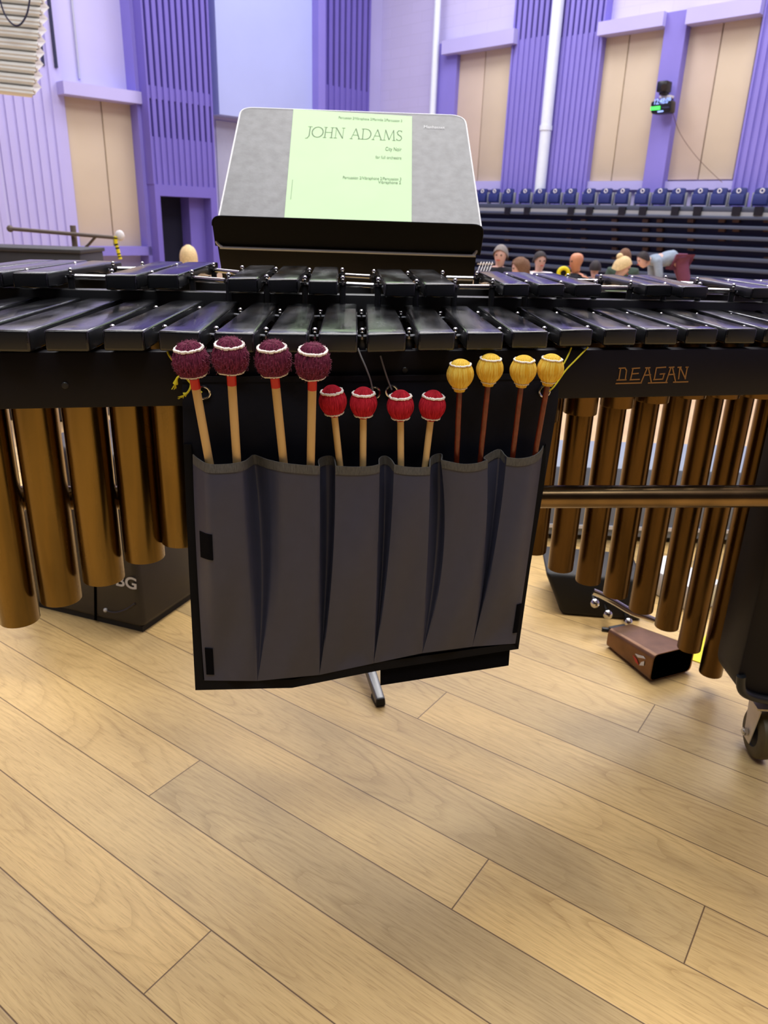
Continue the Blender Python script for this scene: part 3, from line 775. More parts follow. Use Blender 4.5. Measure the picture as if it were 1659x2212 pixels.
def column(top, md, ft, panel_frac, amp, seed):
    pts = []
    N_ = 34
    for j in range(N_ + 1):
        t = j / N_; tm = .55
        # quadratic through top, mid, foot
        l0 = (t - tm) * (t - 1) / (tm * 1.0); l1 = t * (t - 1) / (tm * (tm - 1)); l2 = t * (t - tm) / (1 * (1 - tm))
        x = top[0] * l0 + md[0] * l1 + ft[0] * l2; y = lerp(top[1], ft[1], t)
        b = top[2] * 1.15 * (1 - t ** 2.6) + .0018
        if amp:
            s = panel_frac
            b += 1.7 * amp * sin(pi * s) * (.0045 * sin(5.2 * t + seed * 2.1 + 2.2 * s) * t ** .6 + .003 * max(0, sin(3.1 * s + seed)) * sin(11 * t + 4 * s + seed) * t)
            b = max(b, .0012)
        pts.append(Q(x, y, BO + .0035 + b))
    return pts
for i in range(6):
    cols = []; nh = dens(PK[i])
    pl = PL[i - 1] if i > 0 else None
    if i > 0:                                     # half of the pleat on the left
        full = dens([PK[i - 1][-1]] + pl + [PK[i][0]], 4); h = full[len(full) // 2:]
        for k, q in enumerate(h[:-1]):
            s = lerp(.5, 1, k / (len(h) - 1)); md = tuple(lerp(MIDR[i - 1][c], MIDL[i][c], s) for c in (0, 1))
            cols.append(column(q, md, FT[i], 0, 0, 0))
    x0, x1 = nh[0][0], nh[-1][0]
    for q in nh:
        s = (q[0] - x0) / (x1 - x0); md = tuple(lerp(MIDL[i][c], MIDR[i][c], s) for c in (0, 1))
        ft = tuple(lerp(FT[i][c], FT[i + 1][c], .03 + .94 * s) for c in (0, 1))
        cols.append(column(q, md, ft, s, 1, i))
    if i < 5:
        full = dens([PK[i][-1]] + PL[i] + [PK[i + 1][0]], 4); h = full[:len(full) // 2 + 1]
        for k, q in enumerate(h[1:]):
            s = lerp(0, .5, (k + 1) / (len(h) - 1)); md = tuple(lerp(MIDR[i][c], MIDL[i + 1][c], s) for c in (0, 1))
            cols.append(column(q, md, FT[i + 1], 0, 0, 0))
    rows = list(zip(*cols))
    mb = MB(); mb.grid([list(r) for r in rows]); po = mb.build('pocket', MT['pocket'], bag, smooth=True, solid=.0006)
    mb = MB(); mb.grid([[q + RN * .0009 + Vector((0, 0, .0012)) for q in rows[0]], [q + RN * .0011 for q in rows[1]], [a_.lerp(b_, .25) + RN * .0009 for a_, b_ in zip(rows[1], rows[2])]])
    if i == 0: first_rows = rows
    last_rows = rows
    hm = mb.build('hem', MT['hem'], po, smooth=True, solid=.0014)
def patch(rows, c0, c1, r0, r1):
    mb = MB(); mb.grid([[q + RN * .0016 for q in r[c0:c1]] for r in rows[r0:r1]]); mb.build('velcro_patch', MT['velcro'], bag, smooth=True, solid=.0014)
patch(first_rows, 4, 11, 11, 16)
patch(first_rows, 3, 9, 29, 34)
patch(last_rows, len(last_rows[0]) - 7, len(last_rows[0]) - 1, 27, 33)
for x, y in ((440, 848), (808, 848), (846, 845), (1176, 845)):
    c = Q(x, y, BO + .0015); up = Vector((0, 0, 1))
    MB().tube([c + (RE * cos(a_) + up * sin(a_)) * .0075 for a_ in [2 * pi * k / 28 for k in range(28)]], .0017, 8, closed=True).build('eyelet', MT['chrome'], bag, smooth=True)

def cord(pts, r, m, name, label):
    mb = MB()
    for path in pts: mb.tube(curve_pts([Q(*q) for q in path]), r, 8)
    mb.build(name, m, bag, smooth=True)['label'] = label
cord([[(773, 752, .002), (779, 768, .006), (790, 793, .014), (800, 820, .018), (806, 848, .016)]], .0011, MT['gstring'], 'tie_cord', 'pale grey cord')
cord([[(822, 769, .003), (828, 790, .010), (837, 818, .016), (846, 842, .016)]], .0011, MT['gstring'], 'tie_cord', 'grey cord')
cord([[(1270, 750, .002), (1245, 776, .008), (1222, 800, .014), (1196, 836, .018), (1178, 850, .016)]], .0011, MT['ystring'], 'tie_string', 'yellow string')
cord([[(1234, 751, .002), (1226, 770, .006), (1214, 792, .012), (1190, 835, .016)]], .0011, MT['ystring'], 'tie_string', 'yellow string')
cord([[(362, 760, .004), (368, 772, .010), (390, 800, .014), (402, 816, .016), (414, 830, .016), (436, 848, .016)]], .0012, MT['ystring'], 'tie_string', 'yellow string')
for pth in ([(404, 818, .018), (392, 813, .022), (383, 816, .024), (379, 829, .022)], [(413, 826, .018), (411, 838, .020), (405, 848, .021), (398, 853, .021)]):
    mb = MB(); pts = curve_pts([Q(*q) for q in pth]); mb.tube(pts, [.0013] * (len(pts) - 5) + [.0016, .002, .0026, .0030, .0032], 8)
    e0 = pts[-1]; dd = (pts[-1] - pts[-3]).normalized()
    for k in range(14): mb.tube([e0, e0 + dd * .005 + Vector((random.uniform(-.004, .004), random.uniform(-.002, .002), random.uniform(-.003, .001)))], .0003, 4)
    mb.build('frayed_end', MT['ystring'], bag, smooth=True)
# ================================================================== MALLETS
def make_mallet(name, label, R, prof, rings, ym, sm, sr, L, tape=False, fuzz=0, nth=84, group=''):
    root = thing(name, label, 'mallet', (0, 0, 0), group)
    z = Vector((0, 0, 1)); hc = Vector((0, 0, L))
    # smooth profile
    pp = [Vector((a, b, 0)) for a, b in prof]; pp = curve_pts(pp, 4)
    rnd = random.Random(len(name)); ph = [rnd.uniform(-.35, .35) for _ in pp]
    acc = 0; tw = []
    for k in ph: acc = acc * .85 + k; tw.append(acc)
    jit = [rnd.uniform(.4, 1.2) for _ in range(nth + 1)]
    seg = nth * 4
    def fn(i, a, r):
        t = (a * nth / (2 * pi) + tw[i] * .25 + .6 * sin(i * .35)) 
        am = jit[int(t) % nth]
        return r + R * .045 * am * (abs(cos(pi * t)) - .5) * min(1, r / (R * .3))
    mb = MB(); mb.lathe([(max(q.x, .002) * R, q.y * R) for q in pp], hc, z, seg, fn=fn)
    hd = mb.build('yarn_head', ym, root, smooth=True)
    for rr, rz, rt in rings:
        mb = MB(); n_ = 60
        mb.tube([hc + Vector((cos(a_) * (rr * R + rnd.uniform(-.02, .02) * R), sin(a_) * (rr * R + rnd.uniform(-.02, .02) * R), rz * R + rnd.uniform(-.03, .03) * R)) for a_ in [2 * pi * k / n_ for k in range(n_)]], [rt * R * rnd.uniform(.75, 1.3) for _ in range(n_)], 6, closed=True)
        mb.build('stitching', MT['white'], hd, smooth=True)
    if fuzz:
        mb = MB()
        for k in range(fuzz):
            i = rnd.randrange(3, len(pp) - 3); a_ = rnd.uniform(0, 2 * pi)
            n_ = Vector((cos(a_), sin(a_), rnd.uniform(-.3, .5))); b_ = hc + Vector((cos(a_) * pp[i].x, sin(a_) * pp[i].x, pp[i].y)) * R
            side = Vector((-sin(a_), cos(a_), rnd.uniform(-1, 1))); l = R * rnd.uniform(.06, .16); cv = rnd.uniform(-1, 1)
            mb.tube([b_ - n_ * R * .02, b_ + n_ * l * .5 + side * l * .3 * cv, b_ + n_ * l * .7 + side * l * .9 * cv, b_ + n_ * l * .55 + side * l * 1.5 * cv], .00014, 3, caps=False)
        mb.build('yarn_fuzz', MT['maroonfuzz'], hd)['kind'] = 'stuff'
    zb_ = L + prof[-1][1] * R
    mb = MB(); mb.lathe([(.0003, 0), (sr * .8, 0), (sr, .002), (sr, zb_ + .004), (.0003, zb_ + .004)], (0, 0, 0), z, 16); mb.build('shaft', sm, root, smooth=True)
    if tape:
        mb = MB(); mb.lathe([(sr * 1.0, zb_ - .0125), (sr * 1.06, zb_ - .0125), (sr * 1.06, zb_ + .002), (sr, zb_ + .002)], (0, 0, 0), z, 20); mb.build('tape_collar', MT['redtape'], root, smooth=True)
    return root
LM, LR_, LY = .285, .245, .285
pm = make_mallet('mallet', '', .0206, [(.02, .93), (.14, .98), (.34, .99), (.56, .88), (.74, .66), (.92, .34), (1.0, -.02), (.97, -.36), (.84, -.68), (.66, -.88), (.4, -1.0), (.27, -1.1)],
                 [(.77, .67, .085), (.73, -.85, .05)], MT['maroon'], MT['rattan'], .0052, LM, True, 900, 66, 'dark maroon yarn mallets')
pr = make_mallet('mallet', '', .0172, [(.02, 1.14), (.2, 1.16), (.42, 1.06), (.62, .88), (.76, .68), (.93, .35), (1.0, 0), (.95, -.35), (.78, -.7), (.62, -.92), (.42, -1.06), (.30, -1.18)],
                 [(.78, .71, .09), (.66, -.91, .065)], MT['red'], MT['rattan'], .0044, LR_, False, 0, 58, 'crimson yarn mallets')
py = make_mallet('mallet', '', .0172, [(.02, 1.08), (.2, 1.10), (.42, 1.02), (.60, .90), (.74, .72), (.92, .38), (1.0, .02), (.94, -.36), (.74, -.74), (.52, -.98), (.44, -1.12), (.37, -1.32)],
                 [(.76, .75, .07), (.53, -1.02, .05)], MT['yellow'], MT['rosewood'], .0037, LY, False, 0, 44, 'yellow yarn mallets')
ML = [  # head centre, point on shaft at pocket mouth
    (pm, LM, (412, 777), (453, 1003), 'dark maroon yarn mallet at the far left, beside the yellow string'),
    (pm, LM, (497, 769), (512, 1000), 'second dark maroon yarn mallet from the left, the highest of the four'),
    (pm, LM, (589.5, 775), (613, 1003), 'third dark maroon yarn mallet from the left, over the second pocket'),
    (pm, LM, (675.5, 781), (671, 1006), 'rightmost dark maroon yarn mallet, next to the first red mallet'),
    (pr, LR_, (719, 866), (734, 1004), 'leftmost crimson yarn mallet, beside the last maroon mallet'),
    (pr, LR_, (785, 870), (784, 1006), 'second crimson yarn mallet from the left, under the pale grey cord'),
    (pr, LR_, (865, 876), (866, 1007), 'third crimson yarn mallet from the left, at the end of the darker cord'),
    (pr, LR_, (934, 876), (918, 1008), 'rightmost crimson yarn mallet, leaning next to the first yellow mallet'),
    (py, LY, (994, 808), (986, 998), 'leftmost yellow yarn mallet, the lowest of the four yellow heads'),
    (py, LY, (1058, 796), (1037, 996), 'second yellow yarn mallet from the left, the highest yellow head'),
    (py, LY, (1130, 799), (1107, 988), 'third yellow yarn mallet from the left, over the last pocket'),
    (py, LY, (1189, 796), (1155, 985), 'rightmost yellow yarn mallet, beside the yellow string')]
used = set()
for pt, L, hc, mo, lab in ML:
    ho = {412: .060, 497: .069, 589.5: .071, 675.5: .080}.get(hc[0], .042); m_off = .034
    for _ in range(4):
        C_ = Q(*hc, ho); M_ = Q(*mo, m_off); m_off = ho - (ho - .0225) * (C_ - M_).length / L
    ax = (C_ - M_).normalized()
    r_ = pt if pt not in used else copy_tree(pt)
    used.add(pt)
    r_['label'] = lab
    r_.location = C_ - ax * L
    q = Vector((0, 0, 1)).rotation_difference(ax)
    r_.rotation_mode = 'QUATERNION'; r_.rotation_quaternion = q @ Euler((0, 0, random.uniform(-.5, .5))).to_quaternion()

# ================================================================== MUSIC STAND
st = thing('music_stand', 'black music stand with worn grey desk behind the marimba', 'music stand', (-.045, 1.93, 0))
DA = Vector((0, 1.75, EYE)); DB = Vector((0, 2.05, 1.264))
dup = (DB - DA).normalized(); dex = Vector((1, 0, 0)); dn = dex.cross(dup)      # dn points up and to the player
def D(x, y, off=0.): return onp(x, y, DA + dn * off, dn)
TL, TRr = D(521, 232), D(1004, 250)
bl, br = D(472, 470), D(1039, 489)
ext = .084
BLb = bl - (TL - bl).normalized() * ext; BRb = br - (TRr - br).normalized() * ext
BLb += dex * .02; BRb -= dex * .024
desk = round_poly([BLb, BRb, br, TRr, TL, bl], [0, 0, 0, .035, .03, 0])
mb = MB(); mb.prism(desk, -dn * .002); dk = mb.build('desk', MT['deskgrey'], st)
mb = MB(); mb.tube([p_ - dn * .001 for p_ in desk[2:]] , .0022, 8); mb.build('rolled_edge', MT['edge'], dk, smooth=True)
# tray: rises from the foot of the desk towards the player
yb = 1.664
b0 = ony(465, 531, yb); b1 = ony(1036, 551, yb)
trayp = round_poly([b0, b1, ony(1046, 486, 1.622), ony(456, 466, 1.622)], [.0, .0, .022, .022])
tn = (b1 - b0).cross(trayp[3] - b0).normalized()
mb = MB(); mb.prism(trayp, -tn * .002)
tr = mb.build('tray', MT['stand'], st)
mb = MB(); mb.tube([p_ + tn * .0 for p_ in trayp[1:]], .0016, 8); mb.build('tray_rim', MT['stand'], tr, smooth=True)
# tray floor joining to the desk and the folded edge, its highlight painted pale
mb = MB(); mb.hexa([b0, b1, BRb, BLb], [p_ + Vector((0, 0, .002)) for p_ in (b0, b1, BRb, BLb)]); mb.build('tray_floor', MT['stand'], tr)
f0 = [ony(x, y, yb - .004) for x, y in ((466, 518), (470, 526), (480, 533), (500, 535.5), (760, 544), (1005, 552), (1020, 551), (1028, 545), (1030, 536))]
mb = MB(); mb.tube(curve_pts(f0, 3), .003, 8); mb.build('folded_edge_glint', MT['edge'], tr, smooth=True)
low = [ony(470, 530, yb), ony(1029, 551, yb), ony(1018, 640, yb + .02), ony(484, 620, yb + .02)]
mb = MB(); mb.prism(low, Vector((0, .003, 0))); mb.build('lower_lip', mat('glossy_dark_panel', (20, 17, 16), .3), st)
# printed maker's mark, faint
text_mesh('Manhasset', 'printed_mark', MT['badge'], dk, D(915, 277, .0006), (D(965, 279) - D(915, 277)).normalized(), dup, .016, width=(D(960, 279) - D(915, 277)).length)
# tube and feet
hub = Vector((-.135, 1.90, .13))
cen = (DA + DB) / 2 - dn * .01; cen.x = -.135
MB().tube([hub, Vector((hub.x, hub.y, 1.10))], .0125, 16).build('tube', MT['stand'], st, smooth=True)
MB().box(cen - dn * .025, (.24, .09, .05), (dex, dup, dn)).build('tilt_head', MT['stand'], st, bevel=.006)
MB().tube([hub + Vector((0, 0, -.03)), hub + Vector((0, 0, .06))], .022, 16).build('hub', MT['stand'], st, smooth=True)
tip = onz(822, 1526, .0)
for k in range(3):
    d = (Vector((tip.x, tip.y, 0)) - Vector((hub.x, hub.y, 0))); d = Euler((0, 0, 2 * pi * k / 3)).to_matrix() @ d
    if k: d = d * .6
    e_ = Vector((hub.x, hub.y, 0)) + d; dd = d.normalized(); sd = Vector((-dd.y, dd.x, 0))
    a0 = Vector((hub.x, hub.y, .15)); a1 = e_ + Vector((0, 0, .018))
    mb = MB()
    def sec(c, w_, h_): return [c - sd * w_, c + sd * w_, c + sd * w_ * .8 + Vector((0, 0, h_)), c - sd * w_ * .8 + Vector((0, 0, h_))]
    s0, s1, s2_ = sec(a0 - Vector((0, 0, .03)), .016, .028), sec(a0.lerp(a1, .6) - Vector((0, 0, .018)), .0145, .022), sec(a1 - Vector((0, 0, .012)), .012, .016)
    mb.hexa(s0, s1); mb.hexa(s1, s2_)
    lg = mb.build('leg', MT['legmetal'], st, bevel=.003)
    mb = MB(); mb.hexa(sec(e_ - dd * .04 + Vector((0, 0, .001)), .0145, .012), sec(e_ + dd * .003 + Vector((0, 0, .001)), .012, .022)); mb.build('rubber_foot', MT['rubber'], lg, bevel=.004)
# sheet music part
sh = thing('sheet_music', 'pale green sheet music part on the music stand desk', 'sheet music', D(752, 472))
sTL, sTR, sBR, sBL = D(634, 236, .002), D(890, 251, .002), D(889, 480, .002), D(614, 472, .002)
so = MB(); so.prism([sBL, sBR, sTR, sTL], -dn * .0015); pg = so.build('page', MT['paper'], sh)
def S(x, y): return D(x, y, .0026)
GL = {  # thin-serif capitals as strokes in a unit box: (x0,y0,x1,y1,weight)
    'J': ([(.25, 1, .25, .1, 1.3), (.25, .1, .12, -.12, 1), (.12, -.12, -.05, -.15, .7), (.08, 1, .42, 1, .6)], .45),
    'O': ([(.5 + .48 * cos(a) , .5 + .5 * sin(a), .5 + .48 * cos(a + pi / 8), .5 + .5 * sin(a + pi / 8), .65 + .75 * abs(cos(a + pi / 16))) for a in [k * pi / 8 for k in range(16)]], 1.02),
    'H': ([(.15, 0, .15, 1, 1.3), (.72, 0, .72, 1, 1.3), (.15, .52, .72, .52, .6), (.02, 0, .28, 0, .6), (.02, 1, .28, 1, .6), (.59, 0, .85, 0, .6), (.59, 1, .85, 1, .6)], .92),
    'N': ([(.15, 0, .15, 1, .7), (.15, 1, .78, 0, 1.35), (.78, 0, .78, 1, .7), (.02, 0, .28, 0, .6), (.0, 1, .2, 1, .6), (.65, 1, .91, 1, .6)], .96),
    'A': ([(.1, 0, .45, 1, .7), (.45, 1, .82, 0, 1.35), (.23, .36, .68, .36, .6), (.0, 0, .22, 0, .6), (.7, 0, .95, 0, .6)], .95),
    'D': ([(.15, 0, .15, 1, 1.3), (.02, 1, .4, 1, .7), (.02, 0, .4, 0, .7)] + [(.4 + .45 * sin(a), .5 + .5 * cos(a), .4 + .45 * sin(a + pi / 7), .5 + .5 * cos(a + pi / 7), .7 + .7 * sin(a + pi / 14)) for a in [k * pi / 7 for k in range(7)]], .95),
    'M': ([(.12, 0, .2, 1, .7), (.2, 1, .55, .05, 1.3), (.55, .05, .9, 1, .7), (.9, 1, .98, 0, 1.3), (.0, 0, .24, 0, .6), (.85, 0, 1.1, 0, .6)], 1.12),
    'S': ([(.5, .85, .4, .97, .7), (.4, .97, .22, .97, .8), (.22, .97, .1, .8, 1), (.1, .8, .18, .6, 1.2), (.18, .6, .45, .42, 1.3), (.45, .42, .52, .22, 1.1), (.52, .22, .4, .04, .9), (.4, .04, .2, .02, .8), (.2, .02, .07, .16, .7), (.5, .85, .5, 1.0, .5), (.07, .16, .07, .0, .5)], .62), ' ': ([], .45)}
def serif(body, pl, pr_, hgt, m, parent, name, wt):
    tot = sum(GL[c][1] for c in body); ex_ = (pr_ - pl); wdt = ex_.length; ex_.normalize(); ey_ = dn.cross(ex_)
    sx = wdt / tot; x = 0; mb = MB()
    for c in body:
        for x0, y0, x1, y1, w_ in GL[c][0]:
            A_ = pl + ex_ * ((x + x0) * sx) + ey_ * (y0 * hgt); B_ = pl + ex_ * ((x + x1) * sx) + ey_ * (y1 * hgt)
            d = (B_ - A_).normalized(); s_ = dn.cross(d) * wt * w_ / 2; A_ = A_ - d * wt * .2; B_ = B_ + d * wt * .2
            mb.prism([A_ - s_, B_ - s_, B_ + s_, A_ + s_], -dn * .0003)
        x += GL[c][1] 
    return mb.build(name, m, parent)
BASE[pg] = BASE[sh]
serif('JOHN ADAMS', S(661, 295), S(870, 304), (S(760, 275) - S(760, 297)).length, MT['ink'], pg, 'title_lettering', .0017)
def line(body, xl, xr, y, hpx, m, tilt=.035):
    a = S(xl, y); b = S(xr, y + (xr - xl) * tilt)
    text_mesh(body, 'printed_line', m, pg, a, (b - a).normalized(), dup, (S(800, y) - S(800, y + hpx)).length * 1.25, width=(b - a).length, depth=.0002)
line('Percussion 2/Vibraphone 2/Marimba 2/Percussion 3', 731, 868, 256, 6, MT['ink'], .055)
line('City Noir', 832, 867, 325, 9, MT['ink'])
line('for full orchestra', 811, 867, 342, 7, MT['ink'])
line('Percussion 2/Vibraphone 2/Percussion 3', 740, 866, 386, 7, MT['ink'], .03)
line('Vibraphone 2', 817, 866, 396, 7, MT['ink'], .03)
a = S(628, 430); b = S(632, 388); w_ = (b - a).normalized().cross(dn) * .0007
mb = MB(); mb.prism([a - w_, b - w_, b + w_, a + w_], -dn * .0003); mb.build('margin_line', MT['inkf'], pg)

# ================================================================== THINGS ON THE STAGE FLOOR
# moulded black trunk with white letters, left
c0 = onz(310, 1370, 0); cl = onz(105, 1320, 0); cb = onz(412, 1299, 0)
tk = thing('equipment_trunk', 'black moulded trunk with white letters on the floor under the brass tubes', 'trunk', ((c0.x + cl.x) / 2, (c0.y + cb.y) / 2, 0))
cl2 = cl + (cl - c0) * .35; cb2 = cb + (cb - c0) * 1.0
far = cl2 + cb2 - c0
HT = .46
def up_in(p, k):
    c = (cl2 + cb2) / 2; return p.lerp(c, k) + Vector((0, 0, HT))
lo = [c0, cb2, far, cl2]; hi = [up_in(p_, .26) for p_ in lo]
lo = [p_ + Vector((0, 0, .012)) for p_ in lo]
MB().hexa(lo, hi).build('shell', MT['case'], tk, bevel=.018, seg=3)
MB().hexa([p_ * 1 - Vector((0, 0, .012)) + ((cl2 + cb2) / 2 - p_) * .04 for p_ in lo], [p_ + Vector((0, 0, .004)) + ((cl2 + cb2) / 2 - p_) * .04 for p_ in lo]).build('base', MT['rubber'], tk)
fn_ = (lo[3] - lo[0]).cross(hi[0] - lo[0]).normalized()
if fn_.y > 0: fn_ = -fn_
def T_(x, y, off=.002): return onp(x, y, lo[0] + fn_ * off, fn_)
for k, (xx, yy0, yy1) in enumerate([(206, 1343, 1255)]):
    a = T_(xx, yy1, 0); b = T_(xx + 1, yy0 - 3, 0)
    e_ = (lo[0] - lo[3]).normalized()
    MB().prism([a - e_ * .004, a + e_ * .004, b + e_ * .004, b - e_ * .004], fn_ * .0012).build('groove', MT['hole'], tk)
e_ = (lo[0] - lo[3]).normalized(); eu = (hi[0] - lo[0]); eu = (eu - e_ * eu.dot(e_)).normalized()
a = T_(250, 1263); b = T_(294, 1274)
def face_text(body, p_, w_, hh, bold=.02):
    ez = e_.cross(eu)
    ex_ = e_ if ez.dot(fn_) > 0 else e_
    return text_mesh(body, 'stencil_letters', MT['letter'], tk, p_, e_, eu, hh, bold=bold, width=w_, depth=.002 if ez.dot(fn_) > 0 else -.002)
face_text('BG', a, (b - a).length, (T_(275, 1242) - T_(275, 1268)).length * 1.3)
a = T_(158, 1284); face_text('R.', a, (T_(176, 1287) - a).length, .036)
# arc ribs moulded in the shell
mb = MB(); mb.tube(curve_pts([T_(*q_, .0) for q_ in ((225, 1315), (237, 1322), (255, 1323), (275, 1316), (292, 1304))], 4), .0035, 6); mb.build('moulded_rib', MT['case'], tk, smooth=True)
MB().ball(T_(228, 1318, .001), .006, 8).build('stud', MT['letter'], tk)

# cowbell
cbm = thing('cowbell', 'bronze cowbell with black open mouth lying on the floor at right', 'cowbell', onz(1400, 1430, 0))
m0, m1 = onz(1401, 1473, .003), onz(1491, 1449, .003)
m2, m3 = m1 + Vector((0, 0, .0)), m0
hz = .075
mouth = [m0, m1, m1 + Vector((0, 0, hz)), m0 + Vector((0, 0, hz))]
b0_ = onz(1309, 1396, .003); dirb = (b0_ - m0)
w_b = (m1 - m0) * .62
bk0 = m0 + dirb; bk1 = bk0 + w_b
hb = .052
back = [bk0, bk1, bk1 + Vector((0, 0, hb)), bk0 + Vector((0, 0, hb))]
mr = round_poly(mouth, [.016] * 4, 4); br_ = round_poly(back, [.012] * 4, 4)
mb = MB(); n_ = len(mr); cm = sum(mr, Vector()) / n_
inn = [p_.lerp(cm, .055) for p_ in mr]; cbk = sum(br_, Vector()) / n_; inb = [p_.lerp(cbk, .08).lerp(cm, .03) for p_ in br_]
vs = mr + br_ + inn + inb
fs = [(i, (i + 1) % n_, n_ + (i + 1) % n_, n_ + i) for i in range(n_)] + [[n_ + i for i in range(n_)]]
fs += [(i, 2 * n_ + i, 2 * n_ + (i + 1) % n_, (i + 1) % n_) for i in range(n_)]
mb.add(vs, fs)
mb.add(vs, [(2 * n_ + i, 3 * n_ + i, 3 * n_ + (i + 1) % n_, 2 * n_ + (i + 1) % n_) for i in range(n_)] + [[3 * n_ + i for i in range(n_)][::-1]], 1)
mb.build('bell_body', [MT['cowbell'], MT['hole']], cbm, smooth=True)
dirn = dirb.normalized(); bc = (bk0 + bk1) / 2 + Vector((0, 0, hb * .75))
mb = MB(); mb.box(bc + dirn * .012, (.05, .016, .012), (dirn.cross(Vector((0, 0, 1))), dirn, Vector((0, 0, 1)))); mb.tube([bc + dirn * .01 - dirn.cross(Vector((0, 0, 1))) * .03, bc + dirn * .02 - dirn.cross(Vector((0, 0, 1))) * .045], .007, 8)
mb.build('mount_clamp', MT['post'], cbm, bevel=.002)
sn = (m0 - bk0).cross(Vector((0, 0, 1))).normalized()
if sn.y > 0: sn = -sn
def CBs(x, y, off=.0012): return onp(x, y, m0 + sn * off, sn)
sd_ = [((1367, 1415), (1376, 1424), (1380, 1437), (1373, 1430)), ((1372, 1412), (1390, 1418), (1394, 1423), (1378, 1420)), ((1381, 1437), (1391, 1438), (1392, 1428), (1385, 1430))]
for i, q in enumerate(sd_):
    MB().prism([CBs(*k) for k in q], sn * .0006).build('emblem', [MT['lab1'], MT['badge'], MT['badge']][i], cbm)

# black drum with chrome hoop on the floor behind the tubes
dr = thing('drum', 'black drum with chrome hoop and lugs on the floor behind the right tubes', 'drum', onz(1300, 1332, 0))
g0 = onz(1213, 1329, 0); g1 = onz(1440, 1348, 0); g1.y = max(g1.y, g0.y - .05)
dv = (g1 - g0).normalized(); dp = Vector((-dv.y, dv.x, 0))
h0 = onp(1178, 1237, g0 + dp * .03, Vector((dp.x, dp.y, 0)))
kz = h0.z
g1 = g0 + dv * .22
lo_ = [g0, g1, g1 + dp * .22, g0 + dp * .22]
hi_ = [Vector((h0.x, h0.y, kz)), Vector((lo_[1].x, lo_[1].y, kz)) + dp * .03, lo_[2] + Vector((0, 0, kz)), Vector((h0.x, h0.y, kz)) + dp * .2]
MB().hexa(lo_, hi_).build('shell', MT['shell'], dr, bevel=.012, seg=3)
hoop = [onp(x, y, g0 - dp * .09, dp) for x, y in ((1281, 1278), (1300, 1286), (1330, 1302), (1365, 1322), (1392, 1332), (1412, 1340))]
mb = MB(); mb.tube(curve_pts(hoop, 4), [.0095] * 21, 10); ho = mb.build('hoop', MT['chrome'], dr, smooth=True)
for x, y in ((1285, 1303), (1313, 1327), (1357, 1344)):
    p_ = onp(x, y, g0 - dp * .045, dp); p_.z = max(p_.z, .016)
    mb = MB(); mb.ball(p_, .0135, 12); mb.tube([p_, p_ + dp * .05], .006, 8); mb.build('lug', MT['chrome'], dr, smooth=True)
# yellow tape strip on the floor
y0, y1 = onz(1512, 1432, .001), onz(1620, 1262, .001); d = (y1 - y0).normalized(); s_ = Vector((-d.y, d.x, 0)) * .026
mb = MB(); mb.prism([y0 - s_, y0 + s_, y1 + s_, y1 - s_], (0, 0, .0015)); tag(mb.build('floor_tape', MT['ytape']), 'yellow tape strip on the floor right of the cowbell', 'tape')
# blue-grey low cabinet seen between the right tubes
cy = 2.42
cz1 = ony(1300, 1010, cy).z; czs = ony(1300, 1138, cy).z
cbx = thing('low_cabinet', 'blue-grey low cabinet with white stripe seen between the right brass tubes', 'cabinet', (1.0, cy + .17, 0))
MB().box((.98, cy + .17, cz1 / 2 + .01), (.92, .34, cz1 - .02)).build('body', MT['panelg'], cbx, bevel=.008)
MB().box((.98, cy - .004, czs), (.92, .008, .012)).build('stripe', MT['clwhite'], cbx)
for x in (.62, .98, 1.34): MB().box((x, cy + .17, .01), (.06, .3, .02)).build('foot', MT['rubber'], cbx)
q0, q1 = onz(1372, 1262, .001), onz(1494, 1326, .001); dq = (q1 - q0).normalized(); dn_ = Vector((-dq.y, dq.x, 0)) * .12
mb = MB(); hq = .075; mb.hexa([q0, q1, q1 + dn_, q0 + dn_], [p_ + Vector((0, 0, hq)) for p_ in (q0, q1, q1 + dn_, q0 + dn_)])
tag(mb.build('white_box', MT['clwhite'], bevel=.004), 'small white box on the floor behind the right brass tubes', 'box')

# ================================================================== HALL FURNITURE
# bleacher bank
BP = Wall(WR.p, WR.e, WR.n)
OFF = 1.05
ble = thing('bleacher', 'dark navy retracted bleacher bank under the row of blue seats', 'bleacher', BP.pt(9, HF, OFF))
ua = BP.sz(930, 440, OFF)[0]; ub = 20.0
def tz(y): return BP.sz(1400, y, OFF)[1]
mb = MB(); BP.box(mb, ua, ub, HF, tz(446), .05, OFF - .2); mb.build('body', MT['navyd'], ble)
mb = MB(); BP.box(mb, ua, ub, tz(455), tz(444), .3, OFF); mb.build('deck', MT['steel'], ble, bevel=.02)
mb = MB(); BP.box(mb, ua, ub, tz(463), tz(455), OFF - .25, OFF + .02); mb.build('fascia', MT['steell'], ble)
mb = MB(); BP.box(mb, ua, ub, tz(470), tz(463), OFF - .25, OFF + .05); mb.build('nosing', MT['steel'], ble, bevel=.02)
tiers = [(482, 489.5), (503, 511), (524, 532), (545, 553), (566, 574), (587, 596), (608, 617), (629, 638)]
for y0_, y1_ in tiers:
    mb = MB(); z1_ = tz(y0_); z0_ = tz(y1_)
    if z0_ < HF + .02: break
    BP.box(mb, ua, ub, z0_, z1_, OFF - .25, OFF + .08); mb.build('nosing', MT['steel'], ble, bevel=.015)
proto = None
